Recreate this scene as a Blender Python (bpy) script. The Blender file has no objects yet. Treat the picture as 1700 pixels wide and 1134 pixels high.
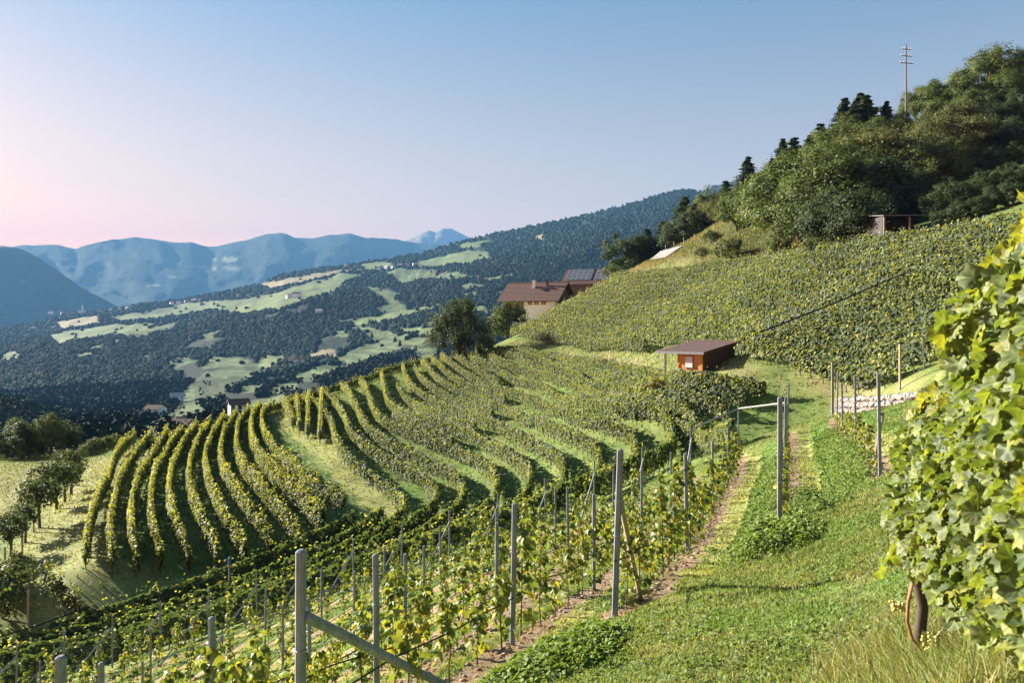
import bpy, math, random
import numpy as np
from mathutils import Vector, Matrix

R = math.radians
rng = np.random.default_rng(11)
random.seed(11)
scene = bpy.context.scene
COL = scene.collection

# ------------------------------------------------------------------ camera, sky, sun, exposure
FPX, U0, V0 = 1300.0, 850.0, 540.0          # focal length in photo pixels, image centre column, eye-level line
cam_data = bpy.data.cameras.new('camera')
cam_data.sensor_width = 36.0
cam_data.lens = 36.0 * FPX / 1700.0
cam_data.shift_y = (V0 - 567.0) / 1700.0
cam_data.clip_start = 0.1
cam_data.clip_end = 60000.0
cam_data.dof.use_dof = True
cam_data.dof.focus_distance = 22.0
cam_data.dof.aperture_fstop = 5.6
cam = bpy.data.objects.new('camera', cam_data)
cam.location = (0, 0, 0)
cam.rotation_euler = (R(90), 0, 0)
COL.objects.link(cam)
scene.camera = cam

SUN_AZ, SUN_EL = -60.0, 21.0                # degrees clockwise from the viewing direction, degrees up
world = bpy.data.worlds.new('World')
scene.world = world
world.use_nodes = True
wn, wl = world.node_tree.nodes, world.node_tree.links
wn.clear()
w_out = wn.new('ShaderNodeOutputWorld')
w_bg = wn.new('ShaderNodeBackground')
w_sky = wn.new('ShaderNodeTexSky')
w_sky.sky_type = 'NISHITA'
w_sky.sun_disc = False
w_sky.sun_elevation = R(SUN_EL)
w_sky.sun_rotation = R(SUN_AZ)
w_sky.altitude = 700
w_sky.air_density = 1.0
w_sky.dust_density = 0.6
w_sky.ozone_density = 1.6
w_bg.inputs['Strength'].default_value = 0.05
w_tc = wn.new('ShaderNodeTexCoord'); w_sep = wn.new('ShaderNodeSeparateXYZ'); w_rmp = wn.new('ShaderNodeValToRGB'); w_mul = wn.new('ShaderNodeMix')
w_mul.data_type = 'RGBA'; w_mul.blend_type = 'MULTIPLY'; w_mul.inputs[0].default_value = 1.0
w_rmp.color_ramp.elements[0].position = 0.0; w_rmp.color_ramp.elements[0].color = (2.75, 0.84, 0.385, 1)   # rosy air near the horizon, all round
w_rmp.color_ramp.elements[1].position = 0.42; w_rmp.color_ramp.elements[1].color = (0.46, 0.53, 0.515, 1)
w_e = w_rmp.color_ramp.elements.new(0.16); w_e.color = (1.42, 0.69, 0.38, 1)
wl.new(w_tc.outputs['Generated'], w_sep.inputs[0]); wl.new(w_sep.outputs['Z'], w_rmp.inputs[0])
wl.new(w_sky.outputs[0], w_mul.inputs[6]); wl.new(w_rmp.outputs[0], w_mul.inputs[7]); wl.new(w_mul.outputs[2], w_bg.inputs['Color'])
wl.new(w_bg.outputs[0], w_out.inputs['Surface'])

sun_data = bpy.data.lights.new('sun', 'SUN')
sun_data.energy = 5.0
sun_data.angle = R(0.6)
sun_data.color = (1.0, 0.92, 0.80)
sun = bpy.data.objects.new('sun', sun_data)
sd = Vector((math.sin(R(SUN_AZ)) * math.cos(R(SUN_EL)), math.cos(R(SUN_AZ)) * math.cos(R(SUN_EL)), math.sin(R(SUN_EL))))
sun.rotation_euler = sd.to_track_quat('Z', 'Y').to_euler()
COL.objects.link(sun)
SUNV = np.array(sd)

scene.view_settings.view_transform = 'Standard'
scene.view_settings.look = 'None'
scene.view_settings.exposure = 2.6
scene.view_settings.gamma = 1.0
scene.view_settings.use_curve_mapping = False
scene.cycles.use_denoising = True
scene.cycles.max_bounces = 6
scene.cycles.diffuse_bounces = 3
scene.cycles.glossy_bounces = 2
scene.cycles.transmission_bounces = 4
scene.cycles.transparent_max_bounces = 6
scene.cycles.volume_bounces = 0

# ------------------------------------------------------------------ helpers
def tag(o, label=None, cat=None, group=None, kind=None):
    if label: o['label'] = label
    if cat: o['category'] = cat
    if group: o['group'] = group
    if kind: o['kind'] = kind
    return o

def thing(name, label, cat, loc=(0, 0, 0), rotz=0.0, group=None, scale=None):
    o = bpy.data.objects.new(name, None)
    o.empty_display_size = 0.2
    COL.objects.link(o)
    o.location = loc
    o.rotation_euler = (0, 0, rotz)
    if scale is not None: o.scale = (scale, scale, scale) if np.isscalar(scale) else scale
    return tag(o, label, cat, group)

def make_mesh(name, V, F, col=None, smooth=False, mats=(), midx=None):
    V = np.asarray(V, dtype=np.float32).reshape(-1, 3)
    me = bpy.data.meshes.new(name)
    if isinstance(F, np.ndarray):
        k = F.shape[1]; n = F.shape[0]
        me.vertices.add(len(V)); me.vertices.foreach_set('co', V.ravel())
        me.loops.add(n * k); me.loops.foreach_set('vertex_index', F.astype(np.int32).ravel())
        me.polygons.add(n)
        me.polygons.foreach_set('loop_start', np.arange(0, n * k, k, dtype=np.int32))
        me.polygons.foreach_set('loop_total', np.full(n, k, dtype=np.int32))
        if midx is not None: me.polygons.foreach_set('material_index', np.asarray(midx, dtype=np.int32))
        me.update(calc_edges=True)
    else:
        me.from_pydata([tuple(v) for v in V.tolist()], [], [tuple(f) for f in F])
        if midx is not None: me.polygons.foreach_set('material_index', np.asarray(midx, dtype=np.int32))
        me.update()
    if col is not None:
        a = me.color_attributes.new('Col', 'FLOAT_COLOR', 'POINT')
        c = np.ones((len(V), 4), dtype=np.float32); c[:, :3] = col
        a.data.foreach_set('color', c.ravel())
    if smooth:
        me.polygons.foreach_set('use_smooth', np.ones(len(me.polygons), dtype=bool))
    for m in (mats if isinstance(mats, (list, tuple)) else [mats]): me.materials.append(m)
    return me

def add(name, me, parent=None, loc=None, rot=None, scale=None):
    o = bpy.data.objects.new(name, me)
    COL.objects.link(o)
    if parent is not None: o.parent = parent
    if loc is not None: o.location = loc
    if rot is not None: o.rotation_euler = rot
    if scale is not None: o.scale = (scale, scale, scale) if np.isscalar(scale) else scale
    return o

class MB:
    """collects boxes, tubes and polygons into one mesh"""
    def __init__(s): s.V = []; s.F = []
    def poly(s, pts, faces):
        b = len(s.V); s.V += [tuple(p) for p in pts]; s.F += [tuple(i + b for i in f) for f in faces]; return s
    def box(s, c, d, rz=0.0, bev=0.0, M=None):
        x, y, z = (v / 2 for v in d)
        if bev <= 0:
            pts = [(-x,-y,-z),(x,-y,-z),(x,y,-z),(-x,y,-z),(-x,-y,z),(x,-y,z),(x,y,z),(-x,y,z)]
            fs = [(0,3,2,1),(4,5,6,7),(0,1,5,4),(1,2,6,5),(2,3,7,6),(3,0,4,7)]
        else:
            b = bev
            ring = [(-x+b,-y),(x-b,-y),(x,-y+b),(x,y-b),(x-b,y),(-x+b,y),(-x,y-b),(-x,-y+b)]
            pts = [(p[0],p[1],-z) for p in ring] + [(p[0],p[1],z-b) for p in ring] + [(p[0]*(x-b)/x,p[1]*(y-b)/y,z) for p in ring]
            fs = [tuple(range(7,-1,-1)), tuple(range(16,24))]
            for L in (0, 8):
                for i in range(8): fs.append((L+i, L+(i+1)%8, L+8+(i+1)%8, L+8+i))
        cr, sr = math.cos(rz), math.sin(rz)
        out = []
        for p in pts:
            q = (p[0]*cr - p[1]*sr, p[0]*sr + p[1]*cr, p[2])
            if M is not None: q = tuple(M @ Vector(q))
            out.append((q[0]+c[0], q[1]+c[1], q[2]+c[2]))
        return s.poly(out, fs)
    def tube(s, pts, rad, n=6, caps=True):
        pts = [Vector(p) for p in pts]
        if np.isscalar(rad): rad = [rad] * len(pts)
        b = len(s.V)
        up = Vector((0.13, 0.21, 0.97))
        for i, p in enumerate(pts):
            t = (pts[min(i+1, len(pts)-1)] - pts[max(i-1, 0)]).normalized()
            if abs(t.dot(up)) > 0.93: up = Vector((0.97, 0.1, 0.2))
            a = t.cross(up).normalized(); c = t.cross(a)
            for k in range(n):
                th = 2 * math.pi * k / n
                s.V.append(tuple(p + (a * math.cos(th) + c * math.sin(th)) * rad[i]))
        for i in range(len(pts) - 1):
            for k in range(n):
                s.F.append((b+i*n+k, b+i*n+(k+1)%n, b+(i+1)*n+(k+1)%n, b+(i+1)*n+k))
        if caps:
            s.F.append(tuple(b+k for k in range(n-1,-1,-1)))
            s.F.append(tuple(b+(len(pts)-1)*n+k for k in range(n)))
        return s
    def mesh(s, name, mat, smooth=False): return make_mesh(name, s.V, s.F, mats=[mat], smooth=smooth)
    def build(s, name, mat, parent=None, smooth=False, loc=None, rot=None):
        return add(name, s.mesh(name, mat, smooth), parent, loc, rot)

def at(u, v, D):
    """the place D metres out that the photo shows in column u, line v"""
    return np.array([(u - U0) / FPX * D, D, -(v - V0) / FPX * D])

def proj(p):
    return U0 + FPX * p[0] / p[1], V0 - FPX * p[2] / p[1]

# smooth lattice noise
_NT = np.random.default_rng(5).random((256, 256))
def vnoise(x, y):
    x = np.asarray(x, dtype=np.float64); y = np.asarray(y, dtype=np.float64)
    xi = np.floor(x).astype(np.int64); yi = np.floor(y).astype(np.int64)
    fx = x - xi; fy = y - yi
    fx = fx*fx*(3-2*fx); fy = fy*fy*(3-2*fy)
    a = _NT[xi & 255, yi & 255]; b = _NT[(xi+1) & 255, yi & 255]; c = _NT[xi & 255, (yi+1) & 255]; d = _NT[(xi+1) & 255, (yi+1) & 255]
    return (a*(1-fx)+b*fx)*(1-fy) + (c*(1-fx)+d*fx)*fy
def fbm(x, y, o=4):
    s = 0; a = 0.5; t = 0
    for i in range(o):
        s = s + a * vnoise(x * 2**i + 17.3*i, y * 2**i - 9.1*i); t += a; a *= 0.5
    return s / t
def sstep(a, b, x):
    t = np.clip((np.asarray(x) - a) / (b - a), 0, 1); return t*t*(3-2*t)

# ------------------------------------------------------------------ materials
def new_mat(name):
    m = bpy.data.materials.new(name); m.use_nodes = True
    nt = m.node_tree; nt.nodes.clear()
    out = nt.nodes.new('ShaderNodeOutputMaterial')
    return m, nt.nodes, nt.links, out

def plain(name, c, rough=0.7, var=0.25, scale=3.0, bump=0.0, spec=0.3, metal=0.0, stretch=(1, 1, 1), c2=None):
    m, n, l, out = new_mat(name)
    b = n.new('ShaderNodeBsdfPrincipled')
    tc = n.new('ShaderNodeTexCoord'); mp = n.new('ShaderNodeMapping'); mp.inputs['Scale'].default_value = stretch
    nz = n.new('ShaderNodeTexNoise'); nz.inputs['Scale'].default_value = scale; nz.inputs['Detail'].default_value = 6
    nz.inputs['Roughness'].default_value = 0.62
    rp = n.new('ShaderNodeValToRGB')
    rp.color_ramp.elements[0].position = 0.28; rp.color_ramp.elements[1].position = 0.74
    lo = [v * (1 - var) for v in c]; hi = [min(1, v * (1 + var)) for v in (c2 or c)]
    rp.color_ramp.elements[0].color = (*lo, 1); rp.color_ramp.elements[1].color = (*hi, 1)
    l.new(tc.outputs['Object'], mp.inputs[0]); l.new(mp.outputs[0], nz.inputs['Vector'])
    l.new(nz.outputs['Fac'], rp.inputs[0]); l.new(rp.outputs[0], b.inputs['Base Color'])
    b.inputs['Roughness'].default_value = rough; b.inputs['Specular IOR Level'].default_value = spec
    b.inputs['Metallic'].default_value = metal
    if bump > 0:
        bp = n.new('ShaderNodeBump'); bp.inputs['Strength'].default_value = bump; bp.inputs['Distance'].default_value = 0.02
        l.new(nz.outputs['Fac'], bp.inputs['Height']); l.new(bp.outputs[0], b.inputs['Normal'])
    l.new(b.outputs[0], out.inputs[0])
    return m

def leaf_mat(name, trans=0.45, rough=0.5, spec=0.35, tcol=(1.25, 1.2, 0.45), back=(1.0, 1.0, 1.0), veins=False):
    """leaf colour comes per leaf from the attribute Col; light shines through"""
    m, n, l, out = new_mat(name)
    b = n.new('ShaderNodeBsdfPrincipled'); t = n.new('ShaderNodeBsdfTranslucent'); mx = n.new('ShaderNodeMixShader')
    at_ = n.new('ShaderNodeAttribute'); at_.attribute_name = 'Col'
    src = at_.outputs['Color']
    if back != (1.0, 1.0, 1.0):
        g = n.new('ShaderNodeNewGeometry'); mm = n.new('ShaderNodeMix'); mm.data_type = 'RGBA'; mm.blend_type = 'MULTIPLY'
        mm.inputs[7].default_value = (*back, 1)
        l.new(g.outputs['Backfacing'], mm.inputs[0]); l.new(src, mm.inputs[6]); bc = mm.outputs[2]
    else: bc = src
    l.new(bc, b.inputs['Base Color'])
    b.inputs['Roughness'].default_value = rough; b.inputs['Specular IOR Level'].default_value = spec
    tm = n.new('ShaderNodeMix'); tm.data_type = 'RGBA'; tm.blend_type = 'MULTIPLY'; tm.inputs[0].default_value = 1.0
    tm.inputs[7].default_value = (*tcol, 1)
    l.new(src, tm.inputs[6]); l.new(tm.outputs[2], t.inputs['Color'])
    mx.inputs[0].default_value = trans
    l.new(b.outputs[0], mx.inputs[1]); l.new(t.outputs[0], mx.inputs[2]); l.new(mx.outputs[0], out.inputs[0])
    return m

def ground_mat(name, bump=0.5, fine=9.0, amt=0.55, dist=0.06, coarse=0.6):
    m, n, l, out = new_mat(name)
    b = n.new('ShaderNodeBsdfPrincipled'); at_ = n.new('ShaderNodeAttribute'); at_.attribute_name = 'Col'
    tc = n.new('ShaderNodeTexCoord')
    nz = n.new('ShaderNodeTexNoise'); nz.inputs['Scale'].default_value = fine; nz.inputs['Detail'].default_value = 8; nz.inputs['Roughness'].default_value = 0.7
    nz2 = n.new('ShaderNodeTexNoise'); nz2.inputs['Scale'].default_value = coarse; nz2.inputs['Detail'].default_value = 5
    l.new(tc.outputs['Object'], nz.inputs['Vector']); l.new(tc.outputs['Object'], nz2.inputs['Vector'])
    r = n.new('ShaderNodeMapRange'); r.inputs[1].default_value = 0.3; r.inputs[2].default_value = 0.7
    r.inputs[3].default_value = 1 - amt; r.inputs[4].default_value = 1 + amt
    r2 = n.new('ShaderNodeMapRange'); r2.inputs[1].default_value = 0.3; r2.inputs[2].default_value = 0.7
    r2.inputs[3].default_value = 0.75; r2.inputs[4].default_value = 1.25
    l.new(nz.outputs['Fac'], r.inputs[0]); l.new(nz2.outputs['Fac'], r2.inputs[0])
    mu = n.new('ShaderNodeMath'); mu.operation = 'MULTIPLY'; l.new(r.outputs[0], mu.inputs[0]); l.new(r2.outputs[0], mu.inputs[1])
    vm = n.new('ShaderNodeVectorMath'); vm.operation = 'SCALE'
    l.new(at_.outputs['Color'], vm.inputs[0]); l.new(mu.outputs[0], vm.inputs['Scale'])
    l.new(vm.outputs[0], b.inputs['Base Color'])
    b.inputs['Roughness'].default_value = 0.9; b.inputs['Specular IOR Level'].default_value = 0.1
    bp = n.new('ShaderNodeBump'); bp.inputs['Strength'].default_value = bump; bp.inputs['Distance'].default_value = dist
    l.new(nz.outputs['Fac'], bp.inputs['Height']); l.new(bp.outputs[0], b.inputs['Normal'])
    l.new(b.outputs[0], out.inputs[0])
    return m

M_GROUND = ground_mat('meadow_ground')
M_FAR = ground_mat('far_land', bump=0.9, fine=0.035, amt=0.3, dist=6.0, coarse=0.006)
M_VINE = leaf_mat('vine_foliage', trans=0.40, rough=0.6, spec=0.2, tcol=(1.4, 1.3, 0.5))
M_TREE = leaf_mat('tree_foliage', trans=0.38, rough=0.6, spec=0.2, tcol=(1.2, 1.15, 0.5))
M_GRASS = leaf_mat('grass_blades', trans=0.35, rough=0.6, spec=0.2, tcol=(1.2, 1.15, 0.5))
M_FOREST = leaf_mat('far_forest', trans=0.0, rough=0.9, spec=0.05)
M_CONC = plain('concrete_post', (0.17, 0.195, 0.225), rough=0.85, var=0.4, scale=5, bump=0.25, stretch=(3, 3, 0.8))
M_GALV = plain('galvanised_rail', (0.19, 0.20, 0.21), rough=0.55, var=0.15, scale=6, spec=0.5)
M_WOODPOST = plain('weathered_wood', (0.34, 0.29, 0.21), rough=0.85, var=0.3, scale=5, stretch=(6, 6, 0.6), bump=0.2)
M_WOODGREY = plain('grey_wood', (0.17, 0.15, 0.13), rough=0.9, var=0.3, scale=5, stretch=(6, 6, 0.6), bump=0.2)
M_BARK = plain('bark', (0.075, 0.058, 0.045), rough=0.95, var=0.4, scale=7, stretch=(1, 1, 0.35), bump=0.5)
M_BLACK = plain('black_hose', (0.012, 0.012, 0.013), rough=0.5, var=0.1)
# ------------------------------------------------------------------ the terrain
ROWP = np.array([1.18, 9.0]); ROWD = np.array([0.336, 0.942]); ROWN = np.array([0.942, -0.336])
def ps(x, y):
    dx = np.asarray(x) - ROWP[0]; dy = np.asarray(y) - ROWP[1]
    return dx*ROWN[0] + dy*ROWN[1], dx*ROWD[0] + dy*ROWD[1]
def row_xy(p, s): return ROWP + ROWN*p + ROWD*s
def row_xy_Y(p, Y):
    s = (Y - ROWP[1] - ROWN[1]*p) / ROWD[1]; return row_xy(p, s), s

CP = []
def cp(u, v, D): CP.append(at(u, v, D))
def cz(u, D, z): CP.append(np.array([(u-U0)/FPX*D, D, z]))
def cx(x, y, z): CP.append(np.array([x, y, z], dtype=float))
def crow(p, Y, z): q, _ = row_xy_Y(p, Y); cx(q[0], q[1], z)
# headland round the camera
cx(0, 0, -1.65); cx(1.9, 2.9, -1.5); cx(2.75, 5, -2.05); cx(-2, 2.2, -2.6); cx(3, -3, -0.4); cx(-3, -3, -2.2); cx(-5, 4, -4.2); cx(4.5, 4, -0.9); cx(7, 8, -0.7)
for a in [(1200,1134,5.9),(1500,1134,4.7),(1350,1000,7.4),(1430,900,9.5),(1290,878,11.4),(1465,785,14.9),(1020,1022,9.0),(850,1134,6.9),(1200,985,8.6)]: cp(*a)
# young vineyard, measured at its posts
for a in [(-1.75,6.1,-3.75),(-1.75,10.7,-4.35),(-1.75,15.4,-5.1),(-1.75,20.3,-5.55),(-1.75,25.2,-5.85),(-1.75,30,-5.95),
          (-3.5,6.3,-4.5),(-3.5,10.9,-5.1),(-3.5,15.4,-5.7),(-3.5,20.3,-6.1),(-3.5,30,-6.75),(-5.25,10.3,-5.7),
          (0,15.3,-4.3),(0,20.3,-4.8),(0,25.2,-5.05),(0,29.7,-5.25),(3.5,22,-3.2),(3.5,29,-3.75),(1.7,29.6,-4.3),(1.7,20,-3.7)]: crow(*a)
for u, z in [(985,-7.25),(908,-8.0),(835,-8.6),(763,-9.2),(688,-9.75),(622,-10.2),(552,-10.8),(419,-11.9),(356,-12.4),(293,-12.8),(227,-13.3),(162,-13.7),(99,-14.2),(36,-14.6),(-60,-15.2)]: cz(u, 31, z)
cz(300, 18, -9.6); cz(100, 16, -9.8); cz(-100, 14, -9.9); cz(-300, 20, -13.2)
# hollow and knoll
for a in [(0,1130,34),(200,1080,36),(400,1015,38),(600,935,42),(144,945,41),(315,931,43),(450,905,45),(590,855,48),(300,820,56),(170,840,56),(300,728,80),(200,752,82),(450,780,62),(400,722,80),(480,695,84),(560,745,66),(650,850,50),
          (690,850,50),(772,837,50),(874,818,48),(934,822,46),(993,808,45),(1059,790,43),(1140,765,40),(1200,752,36),(1300,712,33),(1380,690,31.5),
          (780,720,70),(900,690,75),(1000,680,60),(1150,650,50),(1000,620,80),(1150,624,56),(1220,614,52),(800,592,120),(800,640,100),(720,680,88),(640,700,80)]: cp(*a)
# ridge of the nose (ground under the last vines)
for a in [(480,680,100),(600,641,110),(720,604,120),(390,702,92)]: cp(*a)
# track, stone wall, upper vineyard
for a in [(845,564,130),(1000,584,95),(1100,596,70),(1495,642,38),(1392,692,42.3),(1450,691,38),(1505,692,34.2),(1560,646,33.5),(1460,640,42),(1020,464,145),(1400,427,73),(1640,402,55),(1250,440,100),(1640,520,45),(1750,560,38),(1150,520,85),(1000,520,120),(1330,520,64)]: cp(*a)
# wooded slope
for a in [(1600,255,110),(1500,212,128),(1700,190,140),(1240,345,130),(1130,408,150),(1075,438,155),(1450,395,85),(1700,330,80),(1850,300,80),(1900,150,150),(1180,400,130)]: cp(*a)
for a in [(880,540,160),(960,520,185),(840,565,140),(765,592,122)]: cp(*a)
# behind the crest
for a in [(200,110,-21),(300,122,-20),(480,130,-18),(600,140,-16),(720,150,-13),(800,165,-10),(880,210,-9),(1000,230,-4),(1100,205,8),(1250,185,14),(1500,190,28),(1700,210,40),(2000,210,60),
          (0,190,-48),(200,200,-44),(480,215,-40),(720,225,-34),(880,290,-30),(1100,290,-10),(1500,290,10),(1900,300,40)]: cz(*a)
# left side
for a in [(100,900,48),(60,960,42),(170,770,78),(20,905,50),(20,845,65),(0,805,75),(0,772,100),(-150,900,60),(-150,1050,38)]: cp(*a)
cx(-95, 60, -26); cx(-90, 110, -32); cx(-60, 20, -22); cx(-30, 5, -15); cx(40, 10, 4); cx(70, 40, 22); cx(25, 20, -1.2); cx(20,28,-1.2)
CP = np.array(CP)

def tps_fit(P, lam):
    n = len(P); d = np.linalg.norm(P[:, None, :2] - P[None, :, :2], axis=2) / 50.0
    K = np.where(d > 0, d*d*np.log(np.maximum(d, 1e-9)), 0.0) + lam*np.eye(n)
    Q = np.c_[np.ones(n), P[:, 0]/50.0, P[:, 1]/50.0]
    A = np.block([[K, Q], [Q.T, np.zeros((3, 3))]])
    return np.linalg.solve(A, np.r_[P[:, 2], np.zeros(3)])
TW = tps_fit(CP, 2e-4)
def tps(x, y):
    x = np.asarray(x, dtype=np.float64); sh = x.shape; x = x.ravel(); y = np.asarray(y, dtype=np.float64).ravel()
    out = np.empty(len(x))
    for i in range(0, len(x), 20000):
        dx = (x[i:i+20000, None] - CP[None, :, 0])/50.0; dy = (y[i:i+20000, None] - CP[None, :, 1])/50.0
        d2 = np.maximum(dx*dx + dy*dy, 1e-18)
        out[i:i+20000] = (0.5*d2*np.log(d2)) @ TW[:-3] + TW[-3] + TW[-2]*x[i:i+20000]/50.0 + TW[-1]*y[i:i+20000]/50.0
    return out.reshape(sh)

ROW_P = [3.5, 1.75, 0.0] + [-1.75*k for k in range(1, 16)]
def near_s(p):                      # where a young row begins
    return np.interp(p, [-30, -3.5, -1.75, 0.0, 1.75, 3.5], [-6.5, -4.5, -3.6, 0.0, 3.2, 7.5])
def far_s(p): return (21.2 + 0.336*np.asarray(p)) / 0.942

WALL0 = at(1392, 694, 42.5); _w = (at(1522, 694, 33.0)-WALL0)[:2]; WALLD = _w/np.linalg.norm(_w)
def H(x, y):
    x = np.asarray(x, dtype=np.float64); y = np.asarray(y, dtype=np.float64)
    z = tps(x, y)
    p, s = ps(x, y)
    # small terraces: a mown tread uphill of each row, then a bank up to the next row
    q = (p + 0.25) / 1.75; fr = q - np.floor(q)
    prof = np.where(fr < 0.58, -0.55*fr, -0.319 + (fr-0.58)/0.42*0.319)
    amp = sstep(-9, -1, p) * (1 - sstep(3.6, 4.6, p)) * sstep(-0.8, 1.2, s - near_s(p)) * (1 - sstep(-2.5, 1.0, s - far_s(p)))
    z = z + prof*amp*1.35
    # the retaining wall: a step in the slope
    tw = (x-WALL0[0])*WALLD[0] + (y-WALL0[1])*WALLD[1]; dw = -((x-WALL0[0])*(-WALLD[1]) + (y-WALL0[1])*WALLD[0])
    zb = WALL0[2] + 0.115*tw; wt = sstep(-1.5, 0.3, tw)*(1-sstep(11.0, 13.0, tw))
    z = np.where(dw > 0, z + wt*(1-sstep(2.0, 4.5, dw))*(np.minimum(z, zb-0.02*dw)-z), z)
    z = np.where(dw <= 0, z + wt*(1-sstep(1.0, 3.5, -dw))*(np.maximum(z, zb+1.1)-z), z)
    r = np.sqrt(x*x + y*y)
    z = z + (fbm(x*0.9, y*0.9, 4)-0.5)*0.16*sstep(1, 8, r) + (fbm(x*0.12, y*0.12, 3)-0.5)*0.9*sstep(25, 70, r)
    return z

def H1(x, y): return float(H(np.array([x]), np.array([y]))[0])

# depth along each photo ray where it meets the ground raised by h
def cast(uv, h=0.0, d0=2.5, d1=230.0, drop=False):
    uv = np.asarray(uv, dtype=float).reshape(-1, 2)
    D = d0 * (d1/d0) ** np.linspace(0, 1, 260)
    kx = (uv[:, 0]-U0)/FPX; kz = -(uv[:, 1]-V0)/FPX
    X = kx[:, None]*D; Y = np.broadcast_to(D, X.shape); Z = kz[:, None]*D
    G = H(X, Y) + h - Z
    res = np.full((len(uv), 3), np.nan)
    for i in range(len(uv)):
        hit = np.where((G[i, 1:] > 0) & (G[i, :-1] <= 0))[0]
        if G[i, 0] > 0 and drop: continue
        if len(hit):
            j = hit[0]; t = G[i, j]/(G[i, j]-G[i, j+1]); d = D[j] + t*(D[j+1]-D[j])
        else:
            j = np.argmax(G[i]); d = D[j]
        res[i] = (kx[i]*d, d, kz[i]*d)
    return res[~np.isnan(res[:, 0])]
# ------------------------------------------------------------------ vine row lines (traced on the photo, laid on the ground)
def smooth_path(P, step=0.8, it=2):
    P = np.asarray(P, dtype=float)
    d = np.r_[0, np.cumsum(np.linalg.norm(np.diff(P, axis=0), axis=1))]
    n = max(3, int(d[-1]/step) + 1); t = np.linspace(0, d[-1], n)
    Q = np.c_[np.interp(t, d, P[:, 0]), np.interp(t, d, P[:, 1])]
    for _ in range(it*4):
        Q[1:-1] = 0.25*Q[:-2] + 0.5*Q[1:-1] + 0.25*Q[2:]
    return Q
def z6(pts): return [(x/3.396, 640 + y/3.396) for x, y in pts]
def z7(pts): return [(400 + x/3.396, 640 + y/3.396) for x, y in pts]

KNOLL = [
    z6([(760,268),(700,310),(640,400),(570,560),(520,680),(490,800),(488,905)]),
    z6([(860,256),(800,320),(735,400),(690,470),(650,590),(620,720),(620,830),(638,950)]),
    z6([(950,240),(880,340),(815,430),(770,520),(742,620),(735,710),(745,820),(775,955)]),
    z6([(1030,226),(940,345),(880,440),(852,560),(850,680),(870,820),(912,945)]),
    z6([(1110,206),(1020,320),(965,440),(950,560),(975,700),(1020,820),(1072,935)]),
    z6([(1190,180),(1110,300),(1068,410),(1065,520),(1110,660),(1170,790),(1232,915)]),
    z6([(1265,158),(1190,270),(1152,380),(1170,490),(1230,640),(1300,770),(1385,900)]),
    z6([(1335,140),(1262,235),(1240,345),(1260,450),(1330,560),(1405,660),(1532,830)]),
    z6([(1405,118),(1340,205),(1330,310),(1362,420),(1450,520),(1550,640),(1690,800)]),
    z6([(1465,100),(1410,185),(1420,290),(1462,360),(1570,460),(1690,570),(1830,700)]),
    z7([(112,75),(62,175),(60,270),(100,370),(180,470),(280,560),(400,650),(450,745)]),
    z7([(165,52),(112,160),(130,250),(190,330),(290,430),(400,530),(520,585),(588,612)]),
]
AMPHI = [
    z7([(350,-5),(430,80),(512,175),(530,260),(570,335),(640,400),(740,470),(850,545),(930,600),(962,640),(920,690),(830,755),(700,815),(560,880),(400,945)]) + [(440,955),(300,1000),(150,1030),(-60,1072)],
    z7([(440,-35),(520,60),(588,145),(610,230),(690,290),(800,360),(930,430),(1060,490),(1118,545),(1105,615),(1040,680),(900,760),(760,835),(600,905)]) + [(480,955),(340,1003),(180,1040),(-40,1085)],
    z7([(560,-70),(620,20),(660,110),(690,180),(760,240),(880,310),(1030,370),(1180,430),(1262,490),(1262,560),(1200,630),(1080,715),(960,785),(800,860)]) + [(560,940),(430,985),(270,1030),(100,1068),(-30,1098)],
    z7([(670,-110),(720,10),(742,100),(780,160),(900,210),(1060,270),(1240,320),(1390,390),(1442,460),(1420,540),(1330,610),(1200,690),(1060,770)]) + [(640,915),(540,955)],
    z7([(790,-150),(810,-20),(830,70),(950,130),(1130,185),(1330,245),(1500,320),(1602,400),(1610,470),(1570,560),(1470,640),(1330,720)]) ,
    [(668,583),(672,612),(680,634),(722,655),(782,676),(842,700),(893,725),(925,750),(934,772),(925,795),(900,818)],
    [(700,576),(712,604),(726,622),(780,645),(840,668),(910,692),(960,720),(990,745),(993,762),(984,786)],
    [(732,570),(748,596),(775,614),(832,636),(900,658),(970,684),(1022,708),(1052,730),(1060,745),(1056,764)],
    [(762,568),(782,586),(830,607),(900,630),(960,652),(1030,676),(1085,700),(1122,722),(1135,735)],
    [(790,572),(830,590),(900,611),(960,632),(1040,655),(1110,680),(1165,702),(1190,712)],
    [(810,573),(870,590),(940,606),(1010,625),(1080,645),(1150,667),(1215,690),(1240,697)],
    [(826,572),(900,587),(980,604),(1050,620),(1130,641),(1210,664),(1290,683)],
    [(842,572),(930,583),(1020,596),(1080,608),(1150,625),(1240,642),(1320,658)],
    [(1130,616),(1200,620),(1270,627),(1375,640)],
]
TOPH = 1.85
def trace(lines, h): return [smooth_path(cast(L, h, d0=31.5, d1=135.0, drop=True)[:, :2]) for L in lines]
knoll_paths = trace(KNOLL, 1.5)
amphi_paths = trace(AMPHI, 1.45)
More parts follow.
